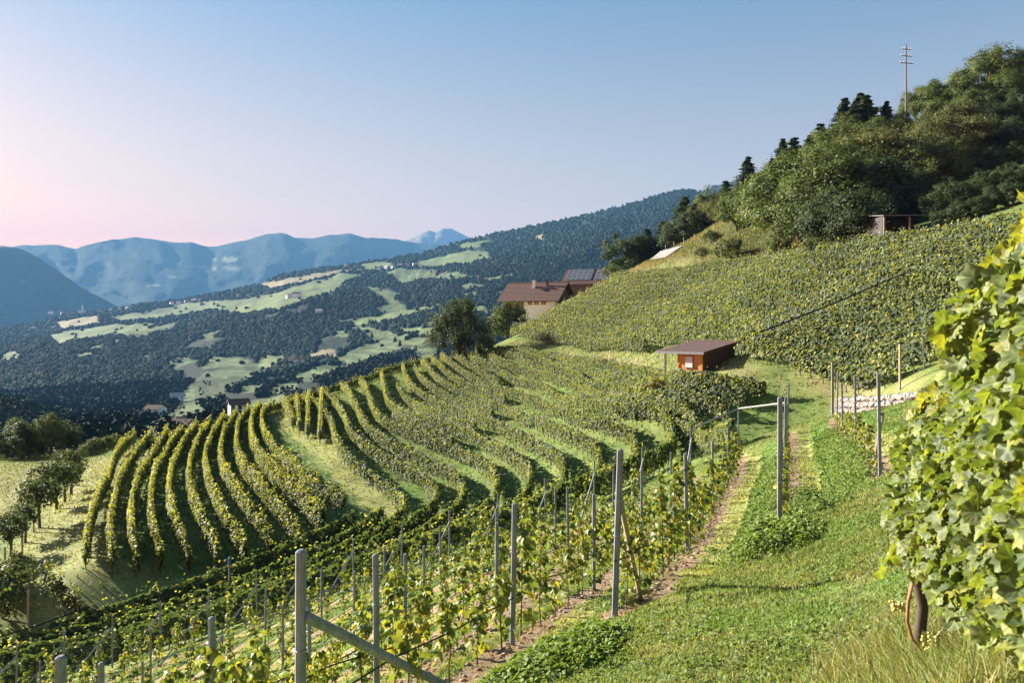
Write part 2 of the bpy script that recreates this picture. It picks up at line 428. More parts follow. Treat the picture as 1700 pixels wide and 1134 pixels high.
# past the turn of the hollow the rows run back, side by side, until they meet the young vineyard
base = amphi_paths[1]; kb = int(np.argmax(base[:, 0] - 0.4*base[:, 1] + 0*base[:, 0])) if False else int(np.argmax(base[:, 0]))
Tn = np.gradient(base, axis=0); Tn /= np.linalg.norm(Tn, axis=1)[:, None]; outw = np.c_[-Tn[:, 1], Tn[:, 0]]
if outw[kb][0] < 0: outw = -outw
for i in range(2, 9):
    off = base + outw*2.05*(i-1)
    own = amphi_paths[i]; j = int(np.argmax(own[:, 0]))
    ret = off[kb:]
    p_, s_ = ps(ret[:, 0], ret[:, 1]); ok = (s_ - far_s(p_)) > 1.3
    ret = ret[:int(np.argmin(ok))] if not ok.all() else ret
    up = own[:j+1]; up = up[up[:, 1] > (ret[0, 1] if len(ret) else 0) + 2.5]
    amphi_paths[i] = smooth_path(np.concatenate([up, ret]) if len(ret) > 2 else own, 0.8, 4)
# extra rows where the hollow widens
extra = []
for i in range(2, 10):
    A, B = amphi_paths[i], amphi_paths[i+1]
    tA = np.linspace(0, 1, 50)
    def head(P):
        d = np.r_[0, np.cumsum(np.linalg.norm(np.diff(P, axis=0), axis=1))]; k = d < 60
        return P[k]
    a_, b_ = head(A), head(B)
    m_ = []
    for q in a_:
        k = int(np.argmin(np.linalg.norm(b_-q, axis=1))); g = np.linalg.norm(b_[k]-q)
        if g > 3.2 and 0 < k < len(b_)-1: m_.append((q+b_[k])/2)
    if len(m_) > 8: extra.append(smooth_path(np.array(m_), 0.8, 3))
# short rows coming over the nose towards the grass path
nose_paths = []
for (u, v, ut, vt) in [(487, 688, 470, 650), (497, 692, 492, 646), (511, 700, 512, 640), (531, 706, 535, 634)]:
    a = cast([(u, v)], TOPH*0.9, d0=32)[0]; b = cast([(ut, vt + 4)], TOPH, d0=32)[0]
    nose_paths.append(smooth_path([a[:2], b[:2]]))
foot_paths = trace([[(590,845),(550,865),(500,886),(442,912),(383,934),(294,964),(250,978),(177,1003),(118,1019),(60,1040),(-30,1066)],
                    [(636,836),(600,862),(560,885),(520,905),(460,930),(400,952),(300,986),(200,1014),(100,1042),(-30,1082)]], 1.45)
crest_paths = trace([[(222,741),(262,729),(300,718),(345,704),(390,692),(430,680),(466,669)], [(478,666),(520,653),(560,641),(600,627),(640,614),(680,600),(716,588)]], 1.0)
# one short row below the grass track
low_path = smooth_path(cast([(70,935),(84,955),(105,975),(128,990),(150,1004)], 1.6, d0=33, d1=60, drop=True)[:, :2])
# upper vineyard: rows lofted between its lowest and highest line
ub = smooth_path(cast([(848,563),(900,571),(960,578),(1030,586),(1090,592),(1160,604),(1240,612),(1330,618),(1400,622),(1495,641)], 0.0, d0=35.5)[:, :2].tolist() + [at(1590, 650, 37.0)[:2].tolist()], 2.0)
ut_ = smooth_path(cast([(1012,470),(1060,466),(1110,462),(1160,456),(1210,450),(1280,442),(1350,434),(1420,424),(1500,416),(1570,408),(1650,402),(1760,395)], 0.0, d0=35)[:, :2], 2.0)
upper_paths = []
NUP = 13
def at_t(P, t):
    d = np.r_[0, np.cumsum(np.linalg.norm(np.diff(P, axis=0), axis=1))]; return np.c_[np.interp(t*d[-1], d, P[:, 0]), np.interp(t*d[-1], d, P[:, 1])]
for k in range(NUP):
    f = k/(NUP-1); t = np.linspace(0, 1, 60)
    Q = at_t(ub, t)*(1-f) + at_t(ut_, t)*f
    if k < 2:      # the rows above the hut stop short of it
        u_, v_ = U0 + FPX*Q[:, 0]/Q[:, 1], 0
        Q = Q[(u_ < 1078) | (u_ > 1222)] if k == 0 else Q
    upper_paths.append(Q)
# where the hut stands the lowest row is interrupted: split it
def split_gap(Q, g=4.5):
    out = []; cur = [Q[0]]
    for a, b in zip(Q[:-1], Q[1:]):
        if np.linalg.norm(b-a) > g*1.6: out.append(np.array(cur)); cur = []
        cur.append(b)
    out.append(np.array(cur)); return [smooth_path(c, 0.8, 1) for c in out if len(c) > 2]
upper_rows = []
for k, Q in enumerate(upper_paths):
    for part in (split_gap(Q) if k == 0 else [smooth_path(Q, 0.8, 1)]): upper_rows.append((k, part))

# ------------------------------------------------------------------ ground colour
GREEN = np.array([0.115, 0.150, 0.042]); LUSH = np.array([0.092, 0.160, 0.032]); MOWN = np.array([0.235, 0.24, 0.085]); SOIL = np.array([0.25, 0.17, 0.115])
DRY = np.array([0.26, 0.20, 0.10]); STRAW = np.array([0.22, 0.21, 0.085]); SLOPE_SHADE = np.array([0.045, 0.068, 0.022])
def seg_dist(x, y, P):
    d = np.full(np.shape(x), 1e9)
    for a, b in zip(P[:-1], P[1:]):
        ab = b-a; t = np.clip(((x-a[0])*ab[0]+(y-a[1])*ab[1])/max(1e-9, ab@ab), 0, 1)
        d = np.minimum(d, np.hypot(x-a[0]-t*ab[0], y-a[1]-t*ab[1]))
    return d
path_line = cast([(455,690),(480,696),(505,715),(540,742),(585,790),(630,832),(665,860)])[:, :2]
track_line = cast([(200,757),(170,770),(135,810),(110,860),(95,905),(110,960),(150,985),(190,985)])[:, :2]
farm_track = cast([(800,577),(850,570),(930,580),(1000,589),(1080,602),(1230,618),(1400,640),(1500,648)])[:, :2]
dry_bank = cast([(1075,440),(1130,410),(1180,395),(1250,412),(1330,405),(1390,400)])[:, :2]
def mix(c, d, f): return c*(1-f[..., None]) + d*f[..., None]
def ground_color(x, y):
    x = np.asarray(x, dtype=float); y = np.asarray(y, dtype=float)
    n1 = fbm(x*0.55, y*0.55, 4); n2 = fbm(x*2.3+40, y*2.3, 4); n3 = fbm(x*0.08, y*0.08+9, 3)
    c = np.broadcast_to(GREEN, x.shape+(3,)).copy()
    c = mix(c, LUSH, sstep(0.45, 0.7, n1)*0.7)
    c = mix(c, STRAW, sstep(0.52, 0.78, n2)*0.45)
    p, s = ps(x, y); r = np.hypot(x, y)
    inyoung = sstep(-30, -28, p)*(1-sstep(4.6, 5.2, p))*sstep(-0.7, 0.4, s-near_s(p))*(1-sstep(-0.4, 0.8, s-far_s(p)))
    q = p/1.75; dr = (q-np.round(q))*1.75
    tread = np.where((dr > 0.15), 1.0, 0.0)*(1-sstep(0.80, 0.95, dr))*inyoung
    bank = ((dr < -0.18) | (dr > 0.85))*1.0*inyoung
    c = mix(c, MOWN*1.1, tread*(0.45+0.55*sstep(0.35, 0.6, n2)))
    c = mix(c, LUSH*0.95, bank*0.75)
    w = np.where(p > -0.9, 0.17, 0.07) + 0.12*(n1-0.3)*2
    soil = (1-sstep(w, w+0.14, np.abs(dr-0.03) + (n2-0.5)*0.38))*inyoung
    c = mix(c, SOIL, soil*0.92)
    # mown headland in front of the rows
    head = (1-sstep(-1.5, 1.0, s-near_s(p)))*sstep(-6, -2, p)*(1-sstep(20, 30, r))
    c = mix(c, STRAW*0.85, head*0.35*sstep(0.4, 0.65, n2))
    far = sstep(28, 34, r)
    dp = seg_dist(x, y, path_line); c = mix(c, MOWN*1.05, (1-sstep(0.9, 1.8, dp))*0.9*far)
    dt = seg_dist(x, y, track_line); c = mix(c, MOWN*0.95, (1-sstep(1.6, 3.2, dt))*0.8*far)
    df = seg_dist(x, y, farm_track); c = mix(c, STRAW*0.9, (1-sstep(0.6, 1.8, df))*0.6*far*sstep(0.3, 0.6, n1)); c = mix(c, SOIL, (1-sstep(0.2, 0.7, df))*0.35*sstep(0.45, 0.6, n1)*far)
    dd = seg_dist(x, y, dry_bank); c = mix(c, DRY, (1-sstep(3.5, 9, dd))*sstep(0.3, 0.55, n1)*0.85*far)
    u = U0 + FPX*x/np.maximum(y, 1)
    # open slope by the orchard, sun-bleached
    c = mix(c, STRAW*1.05, sstep(26, 40, -x - y*0.12)*(1-sstep(70, 90, y))*far*0.85)
    c = mix(c, DRY*0.8, sstep(20, 23, -x)*(1-sstep(33, 40, y))*sstep(0.4, 0.6, n1)*0.8*far)
    # wooded slope: grass darkened in the colour for the trees' shade
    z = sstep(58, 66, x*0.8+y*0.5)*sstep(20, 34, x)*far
    c = mix(c, SLOPE_SHADE, z*(0.35+0.5*sstep(0.3, 0.5, n3)))
    return c

# ------------------------------------------------------------------ near ground sheet
NR, NA = 330, 390
rr = np.r_[0.05, 0.6 * (330/0.6) ** np.linspace(0, 1, NR-1)]
th = np.r_[np.linspace(-80, -38, 36, endpoint=False), np.linspace(-38, 40, NA-70), np.linspace(40, 80, 35)[1:]]
th = np.radians(th)
RRg, TTg = np.meshgrid(rr, th, indexing='ij')
gx = RRg*np.sin(TTg); gy = RRg*np.cos(TTg)
gz = H(gx, gy)
# outer rim runs down below the valley so that no edge shows
rim = sstep(240, 330, RRg); gz = gz - rim*70 - sstep(125, 260, RRg)*60*(1-sstep(-0.15, 0.02, TTg))
V = np.stack([gx, gy, gz], -1).reshape(-1, 3)
I = np.arange(gx.size).reshape(gx.shape)
F = np.stack([I[:-1, :-1], I[:-1, 1:], I[1:, 1:], I[1:, :-1]], -1).reshape(-1, 4)[:, ::-1]
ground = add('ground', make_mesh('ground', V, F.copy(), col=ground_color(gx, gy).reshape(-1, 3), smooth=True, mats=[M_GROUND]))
tag(ground, 'steep grassy vineyard hillside with mown strips and bare soil under the rows', kind='structure')
# ------------------------------------------------------------------ foliage as many small leaf faces
def leaf_cloud(C, N, size, col, fold=0.25, aspect=0.8):
    """one folded four-point leaf at each place: C places, N facing, size, col"""
    n = len(C)
    N = N/np.maximum(1e-9, np.linalg.norm(N, axis=1))[:, None]
    A = rng.normal(size=(n, 3)); A -= (A*N).sum(1)[:, None]*N; A /= np.maximum(1e-9, np.linalg.norm(A, axis=1))[:, None]
    B = np.cross(N, A); s = np.asarray(size).reshape(-1, 1)*np.ones((n, 1))
    V = np.empty((n, 4, 3))
    V[:, 0] = C - A*s*0.5; V[:, 2] = C + A*s*0.55
    V[:, 1] = C + B*s*0.5*aspect + N*s*fold*0.5 - A*s*0.08; V[:, 3] = C - B*s*0.5*aspect + N*s*fold*0.5 - A*s*0.08
    i = np.arange(n)*4
    F = np.concatenate([np.stack([i, i+2, i+1], 1), np.stack([i, i+3, i+2], 1)])
    return V.reshape(-1, 3), F, np.repeat(col, 4, axis=0)

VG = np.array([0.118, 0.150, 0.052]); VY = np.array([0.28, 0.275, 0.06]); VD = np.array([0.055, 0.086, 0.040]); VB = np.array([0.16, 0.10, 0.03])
def vine_cols(n, yellow, dark=0.2, brown=0.008):
    t = rng.random(n)[:, None]; k = rng.random(n)[:, None]
    c = VG*(0.88+0.34*rng.random((n, 1)))
    c = np.where(t < yellow, VG*(1-k) + VY*k, c); c = np.where(t > 1-dark, VD*(0.8+0.5*k), c)
    c = np.where(rng.random((n, 1)) < brown, VB, c)
    return c

def path_frame(P, t):
    d = np.r_[0, np.cumsum(np.linalg.norm(np.diff(P, axis=0), axis=1))]
    x = np.interp(t, d, P[:, 0]); y = np.interp(t, d, P[:, 1])
    k = np.clip(np.searchsorted(d, t) - 1, 0, len(P)-2); T = P[k+1]-P[k]; T /= np.maximum(1e-9, np.linalg.norm(T, axis=1))[:, None]
    return np.c_[x, y], T, d[-1]

def row_foliage(P, dens, h0=0.62, h1=1.95, half=0.30, leaf=0.17, yellow=0.3, ytop=0.35, seed=0, ragged=1.0, ystart=0.0):
    d = np.linalg.norm(np.diff(P, axis=0), axis=1).sum()
    n = int(dens*d)
    t = rng.random(n)*d
    q, T, L = path_frame(P, t)
    Nn = np.c_[T[:, 1], -T[:, 0]]
    zg = H(q[:, 0], q[:, 1])
    # each plant bulges and tops out a little differently
    lump = vnoise(t*1.15 + seed*7.7, np.full(n, seed*3.1)); lump2 = vnoise(t*2.9+seed*5.0, np.full(n, seed*1.7+50))
    hh1 = h1 - 0.28 + 0.42*lump*ragged + 0.16*(lump2-0.5)*ragged
    pl = np.floor(t/1.0).astype(int); pr_ = np.random.default_rng(int(seed)*31+7).random(pl.max()+2)[pl]; hh1 = hh1 - 0.22*(pr_ < 0.12)*(h1-h0)*0.8
    f = rng.random(n)**0.85
    hz = h0 - 0.15*lump2 + (hh1-h0)*f
    bul = vnoise(t*2.4 + seed*11.0, hz*2.2 + seed*4.0)
    side = np.where(rng.random(n) < 0.5, -1.0, 1.0)
    wid = half*(0.55+0.8*bul)*np.sqrt(np.clip(1-((f-0.45)/0.62)**2, 0.12, 1))
    off = side*wid*np.where(rng.random(n) < 0.78, 1-0.25*rng.random(n), rng.random(n))
    shoot = rng.random(n) < 0.045*ragged
    hz = np.where(shoot, hh1 + rng.random(n)*0.38, hz); off = np.where(shoot, off*0.5, off)
    C = np.c_[q + Nn*off[:, None], zg + hz - np.where((pr_ > 0.955) & (rng.random(n) < 0.6), 40.0, 0.0)]
    N = np.c_[Nn*(side*(1.0-0.55*f))[:, None], 0.25+0.9*f] + rng.normal(size=(n, 3))*0.42
    N = N + SUNV*0.38
    yp = yellow + (0.85-yellow)*np.clip(1-t/max(ystart, 1e-6), 0, 1) if ystart > 0 else yellow  # more yellow towards the row start: backlight and young growth put into the colour
    col = vine_cols(n, (yp[:, None] if ystart > 0 else yellow))
    ty = (rng.random(n) < ytop*np.clip((f-0.72)/0.28, 0, 1)) | (shoot & (rng.random(n) < 0.6))  # yellow young shoots, and sunlit tops painted into the leaf colour
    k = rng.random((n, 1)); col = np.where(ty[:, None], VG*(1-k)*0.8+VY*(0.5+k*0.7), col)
    ok_ = C[:, 2] > zg - 5; C, N, col, t, n = C[ok_], N[ok_], col[ok_], t[ok_], int(ok_.sum())
    patch = vnoise(t*0.22+seed*2.0, np.full(n, 7.0+seed)); col = col*(0.8+0.4*patch)[:, None]
    # oversized dark leaves added inside so less sun shines through the row
    m = int(34*d); ti = rng.random(m)*d; qi, Ti, L = path_frame(P, ti); Ni = np.c_[Ti[:, 1], -Ti[:, 0]]; sg = np.where(rng.random(m) < 0.5, -1, 1)
    Ci = np.c_[qi + Ni*(rng.normal(size=m)*half*0.25)[:, None], H(qi[:, 0], qi[:, 1]) + h0 + 0.05 + (h1-0.3-h0)*rng.random(m)]
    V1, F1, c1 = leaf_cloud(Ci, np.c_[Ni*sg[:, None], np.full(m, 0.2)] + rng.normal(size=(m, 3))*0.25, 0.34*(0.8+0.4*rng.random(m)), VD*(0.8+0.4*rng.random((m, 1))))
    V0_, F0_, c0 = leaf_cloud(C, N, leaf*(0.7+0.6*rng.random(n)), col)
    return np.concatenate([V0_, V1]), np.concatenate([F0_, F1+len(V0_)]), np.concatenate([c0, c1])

POST_OLD = MB().box((0, 0, 1.0), (0.07, 0.07, 2.3), bev=0.01).mesh('post', M_CONC)
ORD = ['first', 'second', 'third', 'fourth', 'fifth', 'sixth', 'seventh', 'eighth', 'ninth', 'tenth', 'eleventh', 'twelfth', 'thirteenth', 'fourteenth', 'fifteenth', 'sixteenth', 'seventeenth', 'eighteenth', 'nineteenth', 'twentieth',
       'twenty-first', 'twenty-second', 'twenty-third', 'twenty-fourth', 'twenty-fifth', 'twenty-sixth', 'twenty-seventh', 'twenty-eighth', 'twenty-ninth', 'thirtieth']
def vine_row(P, label, group, dens, seed, posts=6.0, stems=True, post_h=1.0, **kw):
    P = np.asarray(P)
    a = P[0]; root = thing('vine_row', label, 'vine row', (a[0], a[1], H1(*a)), group=group)
    off = np.array([a[0], a[1], root.location.z])
    V, F, c = row_foliage(P, dens, seed=seed, **kw)
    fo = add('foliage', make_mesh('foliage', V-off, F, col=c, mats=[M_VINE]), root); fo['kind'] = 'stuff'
    d = np.linalg.norm(np.diff(P, axis=0), axis=1).sum()
    if stems:
        t = np.arange(0.4, d, 1.0); q, T, L = path_frame(P, t); zg = H(q[:, 0], q[:, 1])
        mb = MB()
        for i in range(len(t)):
            j = rng.normal(size=4)*0.05
            mb.tube([(q[i, 0], q[i, 1], zg[i]-0.1), (q[i, 0]+j[0], q[i, 1]+j[1], zg[i]+0.4), (q[i, 0]+j[2], q[i, 1]+j[3], zg[i]+0.9)], [0.032, 0.026, 0.02], n=4, caps=False)
        V = np.array(mb.V)-off
        st = add('stems', make_mesh('stems', V, mb.F, mats=[M_BARK]), root); st['kind'] = 'stuff'
    if posts:
        t = np.arange(0.05, d, posts); q, T, L = path_frame(P, t); zg = H(q[:, 0], q[:, 1])
        for i in range(len(t)):
            add('post', POST_OLD, root, loc=(q[i, 0]-off[0], q[i, 1]-off[1], zg[i]-off[2]-0.12), rot=(rng.normal()*0.03, rng.normal()*0.03, rng.random()), scale=(1, 1, post_h))
    return root

for i, P in enumerate(knoll_paths):
    vine_row(P, f'{ORD[i]} vine row of the rounded knoll counted from the orchard track', 'vine rows on the knoll', 185, 10+i, leaf=0.168, yellow=0.6, ytop=0.75, half=0.18, ragged=1.3, h0=0.42, h1=1.55, posts=7, post_h=0.72)
for i, P in enumerate(amphi_paths):
    vine_row(P, f'{ORD[i]} curving vine row in the hollow, counted uphill from the grass path', 'vine rows curving through the hollow', ystart=38.0, dens=185 if i < 6 else 160, seed=40+i, leaf=0.152, yellow=0.28, h0=0.34, h1=1.52, ytop=0.85, half=0.21, posts=9, ragged=0.35, post_h=0.64)
for i, P in enumerate(extra):
    vine_row(P, f'{ORD[i]} short in-between vine row near the top of the hollow, counted uphill', 'in-between vine rows in the hollow', 175, 90+i, ystart=25.0, leaf=0.145, yellow=0.3, ytop=0.85, h0=0.34, h1=1.5, half=0.21, posts=9, ragged=0.35, post_h=0.64)
for i, P in enumerate(nose_paths):
    vine_row(P, f'{ORD[i]} short yellowish vine row ending at the top of the grass path', 'short vine rows over the nose', 170, 70+i, leaf=0.155, yellow=0.7, ytop=0.8, posts=7, h0=0.4, h1=1.5, half=0.24, post_h=0.7)
for i, P in enumerate(foot_paths):
    vine_row(P, ['vine row running along the very foot of the knoll, ending at the grass path', 'second vine row below the knoll foot, ending at the grass path'][i], 'vine rows at the knoll foot', 185, 84+i, leaf=0.152, yellow=0.35, ytop=0.8, h0=0.34, h1=1.52, half=0.22, posts=9, ragged=0.5, post_h=0.64)
for i, P in enumerate(crest_paths):
    vine_row(P, ['vine row along the skyline crest of the knoll', 'vine row along the skyline crest of the nose below the dark round tree'][i], 'vine rows along the crest', 170, 87+i, leaf=0.16, yellow=0.6, ytop=0.8, h0=0.3, h1=1.3, half=0.24, posts=0, ragged=1.2)
vine_row(low_path, 'short vine row standing alone below the bend of the grass track', 'short vine rows over the nose', 190, 80, leaf=0.15, yellow=0.35, posts=5, h1=1.6, half=0.25, post_h=0.75)
for j, (k, P) in enumerate(upper_rows):
    lab = 'lowest vine row above the farm track, running left from the hut' if (k == 0 and P[:, 1].mean() > 62) else 'lowest vine row above the stone wall, running right from the hut' if k == 0 else f'{ORD[k]} row up the steep upper vineyard, counted from the farm track'
    vine_row(P, lab, 'rows of the steep upper vineyard', 125, 100+j, leaf=0.192, yellow=0.30 if k < 9 else 0.2, ytop=0.5, ystart=34.0, ragged=0.55, half=0.25, h0=0.5, stems=k < 2, posts=16, post_h=1.02)
# ------------------------------------------------------------------ the far side of the valley
SKY_D = [(-500,560),(0,545),(60,536),(110,522),(180,515),(230,505),(300,497),(340,490),(430,472),(470,455),(520,447),(570,440),(640,430),(700,420),(760,402),(830,386),(880,376),(960,360),(1040,340),(1100,322),(1135,314),(1165,318),(1200,304),(1300,285),(1500,250),(2100,180)]
def d_of_s(s): return np.interp(s, [-0.5, -0.2, 0, .1, .2, .36, .55, .8, 1.0], [120, 150, 190, 320, 600, 900, 1200, 1700, 2900])
def vb(u): return np.interp(u, [-500, 0, 480, 720, 900, 1200, 2100], [735, 735, 715, 690, 640, 610, 610])
def vt(u): return np.interp(u, [a for a, b in SKY_D], [b for a, b in SKY_D])
def uv_of(u, v): return (vb(u)-v)/(vb(u)-vt(u))
def far_point(u, s, lift=0.0):
    u = np.asarray(u, dtype=float); s = np.asarray(s, dtype=float)
    D = d_of_s(s)*(1+0.25*(fbm(u*0.004, s*2.0+3, 2)-0.5)*sstep(0.1, 0.4, s)*(1-sstep(0.9, 1, s)))
    v = vb(u) - s*(vb(u)-vt(u))
    # terraces and spurs
    w = sstep(0.15, 0.35, s)*(1-sstep(0.93, 1.0, s))
    v = v + (fbm(u*0.012+5, s*5.0, 4)-0.5)*16*w + (fbm(u*0.03, s*16.0, 3)-0.5)*6*w
    z = -(v-V0)/FPX*D
    z = np.where(s < 0, np.interp(s, [-0.5, 0], [-75, 0]) + z*0 - (vb(u)-V0)/FPX*190, z)
    return np.stack([(u-U0)/FPX*D, D, z+lift], -1)

MEADOWS = [  # outline in the photo, kind: 0 meadow, 1 mown straw field, 2 vineyard terraces
    ([(78,555),(120,548),(200,541),(262,534),(228,553),(150,561),(95,566)], 0), ([(92,532),(165,527),(168,540),(100,546)], 1),
    ([(175,530),(230,517),(300,505),(345,499),(400,497),(450,488),(500,472),(565,457),(610,452),(575,470),(548,485),(500,500),(470,514),(400,518),(350,512),(290,520),(205,536)], 0),
    ([(430,470),(480,462),(540,452),(600,446),(560,456),(500,468),(450,478)], 1),
    ([(690,436),(740,424),(775,415),(812,416),(814,430),(770,438),(720,443),(690,446)], 0), ([(640,452),(665,446),(722,449),(720,461),(665,467)], 2), ([(590,440),(640,434),(660,440),(610,450)], 0), ([(775,402),(806,400),(800,410),(760,412)], 0),
    ([(565,535),(600,530),(640,520),(700,505),(732,507),(690,520),(640,533),(600,540)], 0), ([(655,545),(720,543),(718,558),(675,556)], 0),
    ([(300,655),(335,625),(375,607),(440,598),(462,606),(430,622),(395,645),(340,668),(285,690)], 2), ([(345,590),(400,594),(418,600),(360,612),(335,616)], 0), ([(425,592),(470,586),(480,596),(440,610)], 0),
    ([(505,590),(552,578),(560,590),(520,600)], 1), ([(555,592),(605,572),(660,558),(700,562),(640,590),(600,603),(560,606)], 2), ([(480,628),(530,608),(590,604),(545,628),(500,640)], 2),
    ([(118,588),(140,584),(160,590),(130,596)], 0), ([(0,582),(25,578),(35,592),(0,600)], 0), ([(150,578),(168,574),(170,582),(155,585)], 0),
    ([(405,642),(440,640),(436,652),(404,654)], 0), ([(455,640),(490,636),(488,650),(450,656)], 0), ([(665,555),(712,560),(700,575),(660,572)], 0), ([(690,585),(725,575),(725,600),(690,605)], 2), ([(600,560),(650,548),(655,553),(610,566)], 0),
    ([(800,460),(850,455),(850,461),(805,467)], 0), ([(270,690),(330,672),(350,690),(300,715),(250,725),(215,722)], 0), ([(380,690),(420,665),(470,655),(470,680),(420,700)], 2), ([(800,400),(815,398),(815,402),(802,404)], 0), ([(888,391),(900,389),(900,394),(890,395)], 1), ([(810,383),(830,381),(830,384),(812,386)], 0),
    ([(285,504),(340,500),(345,510),(300,516)], 0), ([(700,460),(760,455),(800,462),(740,468)], 2), ([(760,475),(800,470),(806,478),(770,482)], 2), ([(740,520),(800,512),(815,520),(750,530)], 0), ([(180,560),(260,540),(300,528),(280,545),(230,560)], 2),
]
def in_poly(u, v, P):
    ins = np.zeros(u.shape, bool); n = len(P)
    for i in range(n):
        x1, y1 = P[i]; x2, y2 = P[(i+1) % n]
        c = ((y1 > v) != (y2 > v)) & (u < (x2-x1)*(v-y1)/((y2-y1) if y2 != y1 else 1e-9) + x1); ins ^= c
    return ins
def far_kind(u, s):
    """-1 woodland, else the kind of field"""
    v = vb(u) - s*(vb(u)-vt(u))
    uu = u + (fbm(u*0.05, v*0.05, 3)-0.5)*14; vv = v + (fbm(u*0.05+30, v*0.05, 3)-0.5)*5
    k = np.full(u.shape, -1)
    for P, kd in MEADOWS: k = np.where(in_poly(uu, vv, P), kd, k)
    k = np.where((k == -1) & (fbm(u*0.02+70, v*0.045, 3) > 0.70) & (v > 475) & (v < 640) & (u > 150), 2, k)
    return k
MEAD = np.array([0.118, 0.150, 0.062]); MSTR = np.array([0.21, 0.185, 0.105]); MTER = np.array([0.088, 0.118, 0.052]); WOODF = np.array([0.015, 0.024, 0.015])
uu, ss = np.meshgrid(np.linspace(-400, 1700, 470), np.r_[np.linspace(-0.5, 0, 6, endpoint=False), np.linspace(0, 1, 165)], indexing='ij')
P = far_point(uu, ss); K = far_kind(uu, ss)
fc = np.where((K == 0)[..., None], MEAD, np.where((K == 1)[..., None], MSTR, np.where((K == 2)[..., None], MTER, WOODF)))
stripe = (np.sin(P[..., 2]*1.1 + 3*fbm(uu*0.03, ss*8, 2)) > 0.2)*1.0
fc = np.where((K == 2)[..., None], fc*(0.75+0.5*stripe[..., None]), fc)*(0.8+0.4*fbm(uu*0.05, ss*30, 3))[..., None]
# the land behind its crest drops away
back = P[:, -1:].copy(); back[..., 1] += 900; back[..., 0] *= (P[:, -1:, 1]+900)/P[:, -1:, 1]; back[..., 2] -= 500
P = np.concatenate([P, back], 1); fc = np.concatenate([fc, fc[:, -1:]], 1)
I = np.arange(P.shape[0]*P.shape[1]).reshape(P.shape[:2])
F = np.stack([I[:-1, :-1], I[1:, :-1], I[1:, 1:], I[:-1, 1:]], -1).reshape(-1, 4)
valley = add('valley_hillside', make_mesh('valley_hillside', P.reshape(-1, 3), F, col=fc.reshape(-1, 3), smooth=True, mats=[M_FAR]))
tag(valley, 'broad far hillside of meadows, terraces and woods across the valley', kind='structure')

def mountain(name, label, prof, base_v, d_top, d_bot, col, rough=10.0, seed=0, back_drop=900, nu=260, ns=60, field=None):
    us = np.linspace(prof[0][0], prof[-1][0], nu); tv = np.interp(us, [a for a, b in prof], [b for a, b in prof])
    tv = tv + (fbm(us*0.05+seed, us*0+seed, 4)-0.5)*4
    s = np.linspace(0, 1, ns); U, S = np.meshgrid(us, s, indexing='ij'); TV = np.broadcast_to(tv[:, None], U.shape)
    D = d_bot + (d_top-d_bot)*S**1.1
    gul = (fbm(U*0.013+S*1.6+seed*3, S*2.4-U*0.006+seed, 5)-0.5)
    D = D*(1 - 0.10*gul*np.sin(np.pi*np.clip(S, 0, 1))**0.6)
    Vv = base_v + (TV-base_v)*S + gul*rough*np.sin(np.pi*S)
    Pm = np.stack([(U-U0)/FPX*D, D, -(Vv-V0)/FPX*D], -1)
    bk = Pm[:, -1:].copy(); bk[..., 1] += back_drop*1.6; bk[..., 2] -= back_drop
    Pm = np.concatenate([Pm, bk], 1)
    c = col(U, Vv, S, fbm(U*0.06+seed, Vv*0.09, 4)); c = np.concatenate([c, c[:, -1:]], 1)
    I = np.arange(Pm.shape[0]*Pm.shape[1]).reshape(Pm.shape[:2])
    F = np.stack([I[:-1, :-1], I[1:, :-1], I[1:, 1:], I[:-1, 1:]], -1).reshape(-1, 4)
    o = add(name, make_mesh(name, Pm.reshape(-1, 3), F, col=c.reshape(-1, 3), smooth=True, mats=[M_MTN]))
    return tag(o, label, kind='structure')
M_MTN = ground_mat('mountain_woods', bump=1.0, fine=0.012, amt=0.5, dist=18.0, coarse=0.002)
ones = lambda n: np.ones(n.shape+(1,))
def c_wood(U, V, S, n):
    c = np.array([0.035, 0.05, 0.03])*(0.6+0.8*n[..., None])
    f = (((U-372)/22)**2 + ((V-431)/5)**2 < 1) | (((U-375)/26)**2 + ((V-446)/4)**2 < 1) | (((U-345)/18)**2+((V-444)/2.5)**2 < 1) | (((U-293)/16)**2+((V-460)/2)**2 < 1) | (((U-255)/14)**2+((V-474)/1.5)**2 < 1)
    return np.where((f & (n > 0.46))[..., None], np.array([0.34, 0.34, 0.2]), c)
def c_peak(U, V, S, n): return mix(np.array([0.05, 0.06, 0.045])*ones(n), np.array([0.30, 0.23, 0.17])*ones(n), sstep(0.35, 0.75, S + (n-0.5)*0.7))
mountain('mountain_slope', 'steep dark blue wooded mountain slope falling into the valley', [(-700,330),(-300,372),(-100,398),(0,408),(25,410),(60,425),(100,452),(140,480),(190,507),(230,530),(300,580)], 585, 5200, 4300, c_wood, 12, 1)
mountain('mountain_range', 'hazy blue mountain range with a few pale clearings', [(-600,380),(-200,420),(0,412),(28,408),(85,405),(105,408),(125,413),(150,405),(185,397),(225,394),(250,397),(290,402),(320,402),(345,409),(370,407),(420,396),(445,388),(465,386),(478,389),(490,395),(520,396),(550,390),(582,388),(610,394),(640,395),(670,400),(720,405),(800,420),(900,450)], 560, 8600, 6600, c_wood, 16, 5)
mountain('mountain_peak', 'pair of bare brownish rocky peaks behind the blue range', [(600,420),(660,404),(680,396),(700,386),(712,383),(722,385),(735,378),(748,379),(762,386),(776,394),(800,402),(900,430)], 520, 11500, 9800, c_peak, 14, 9, nu=160)
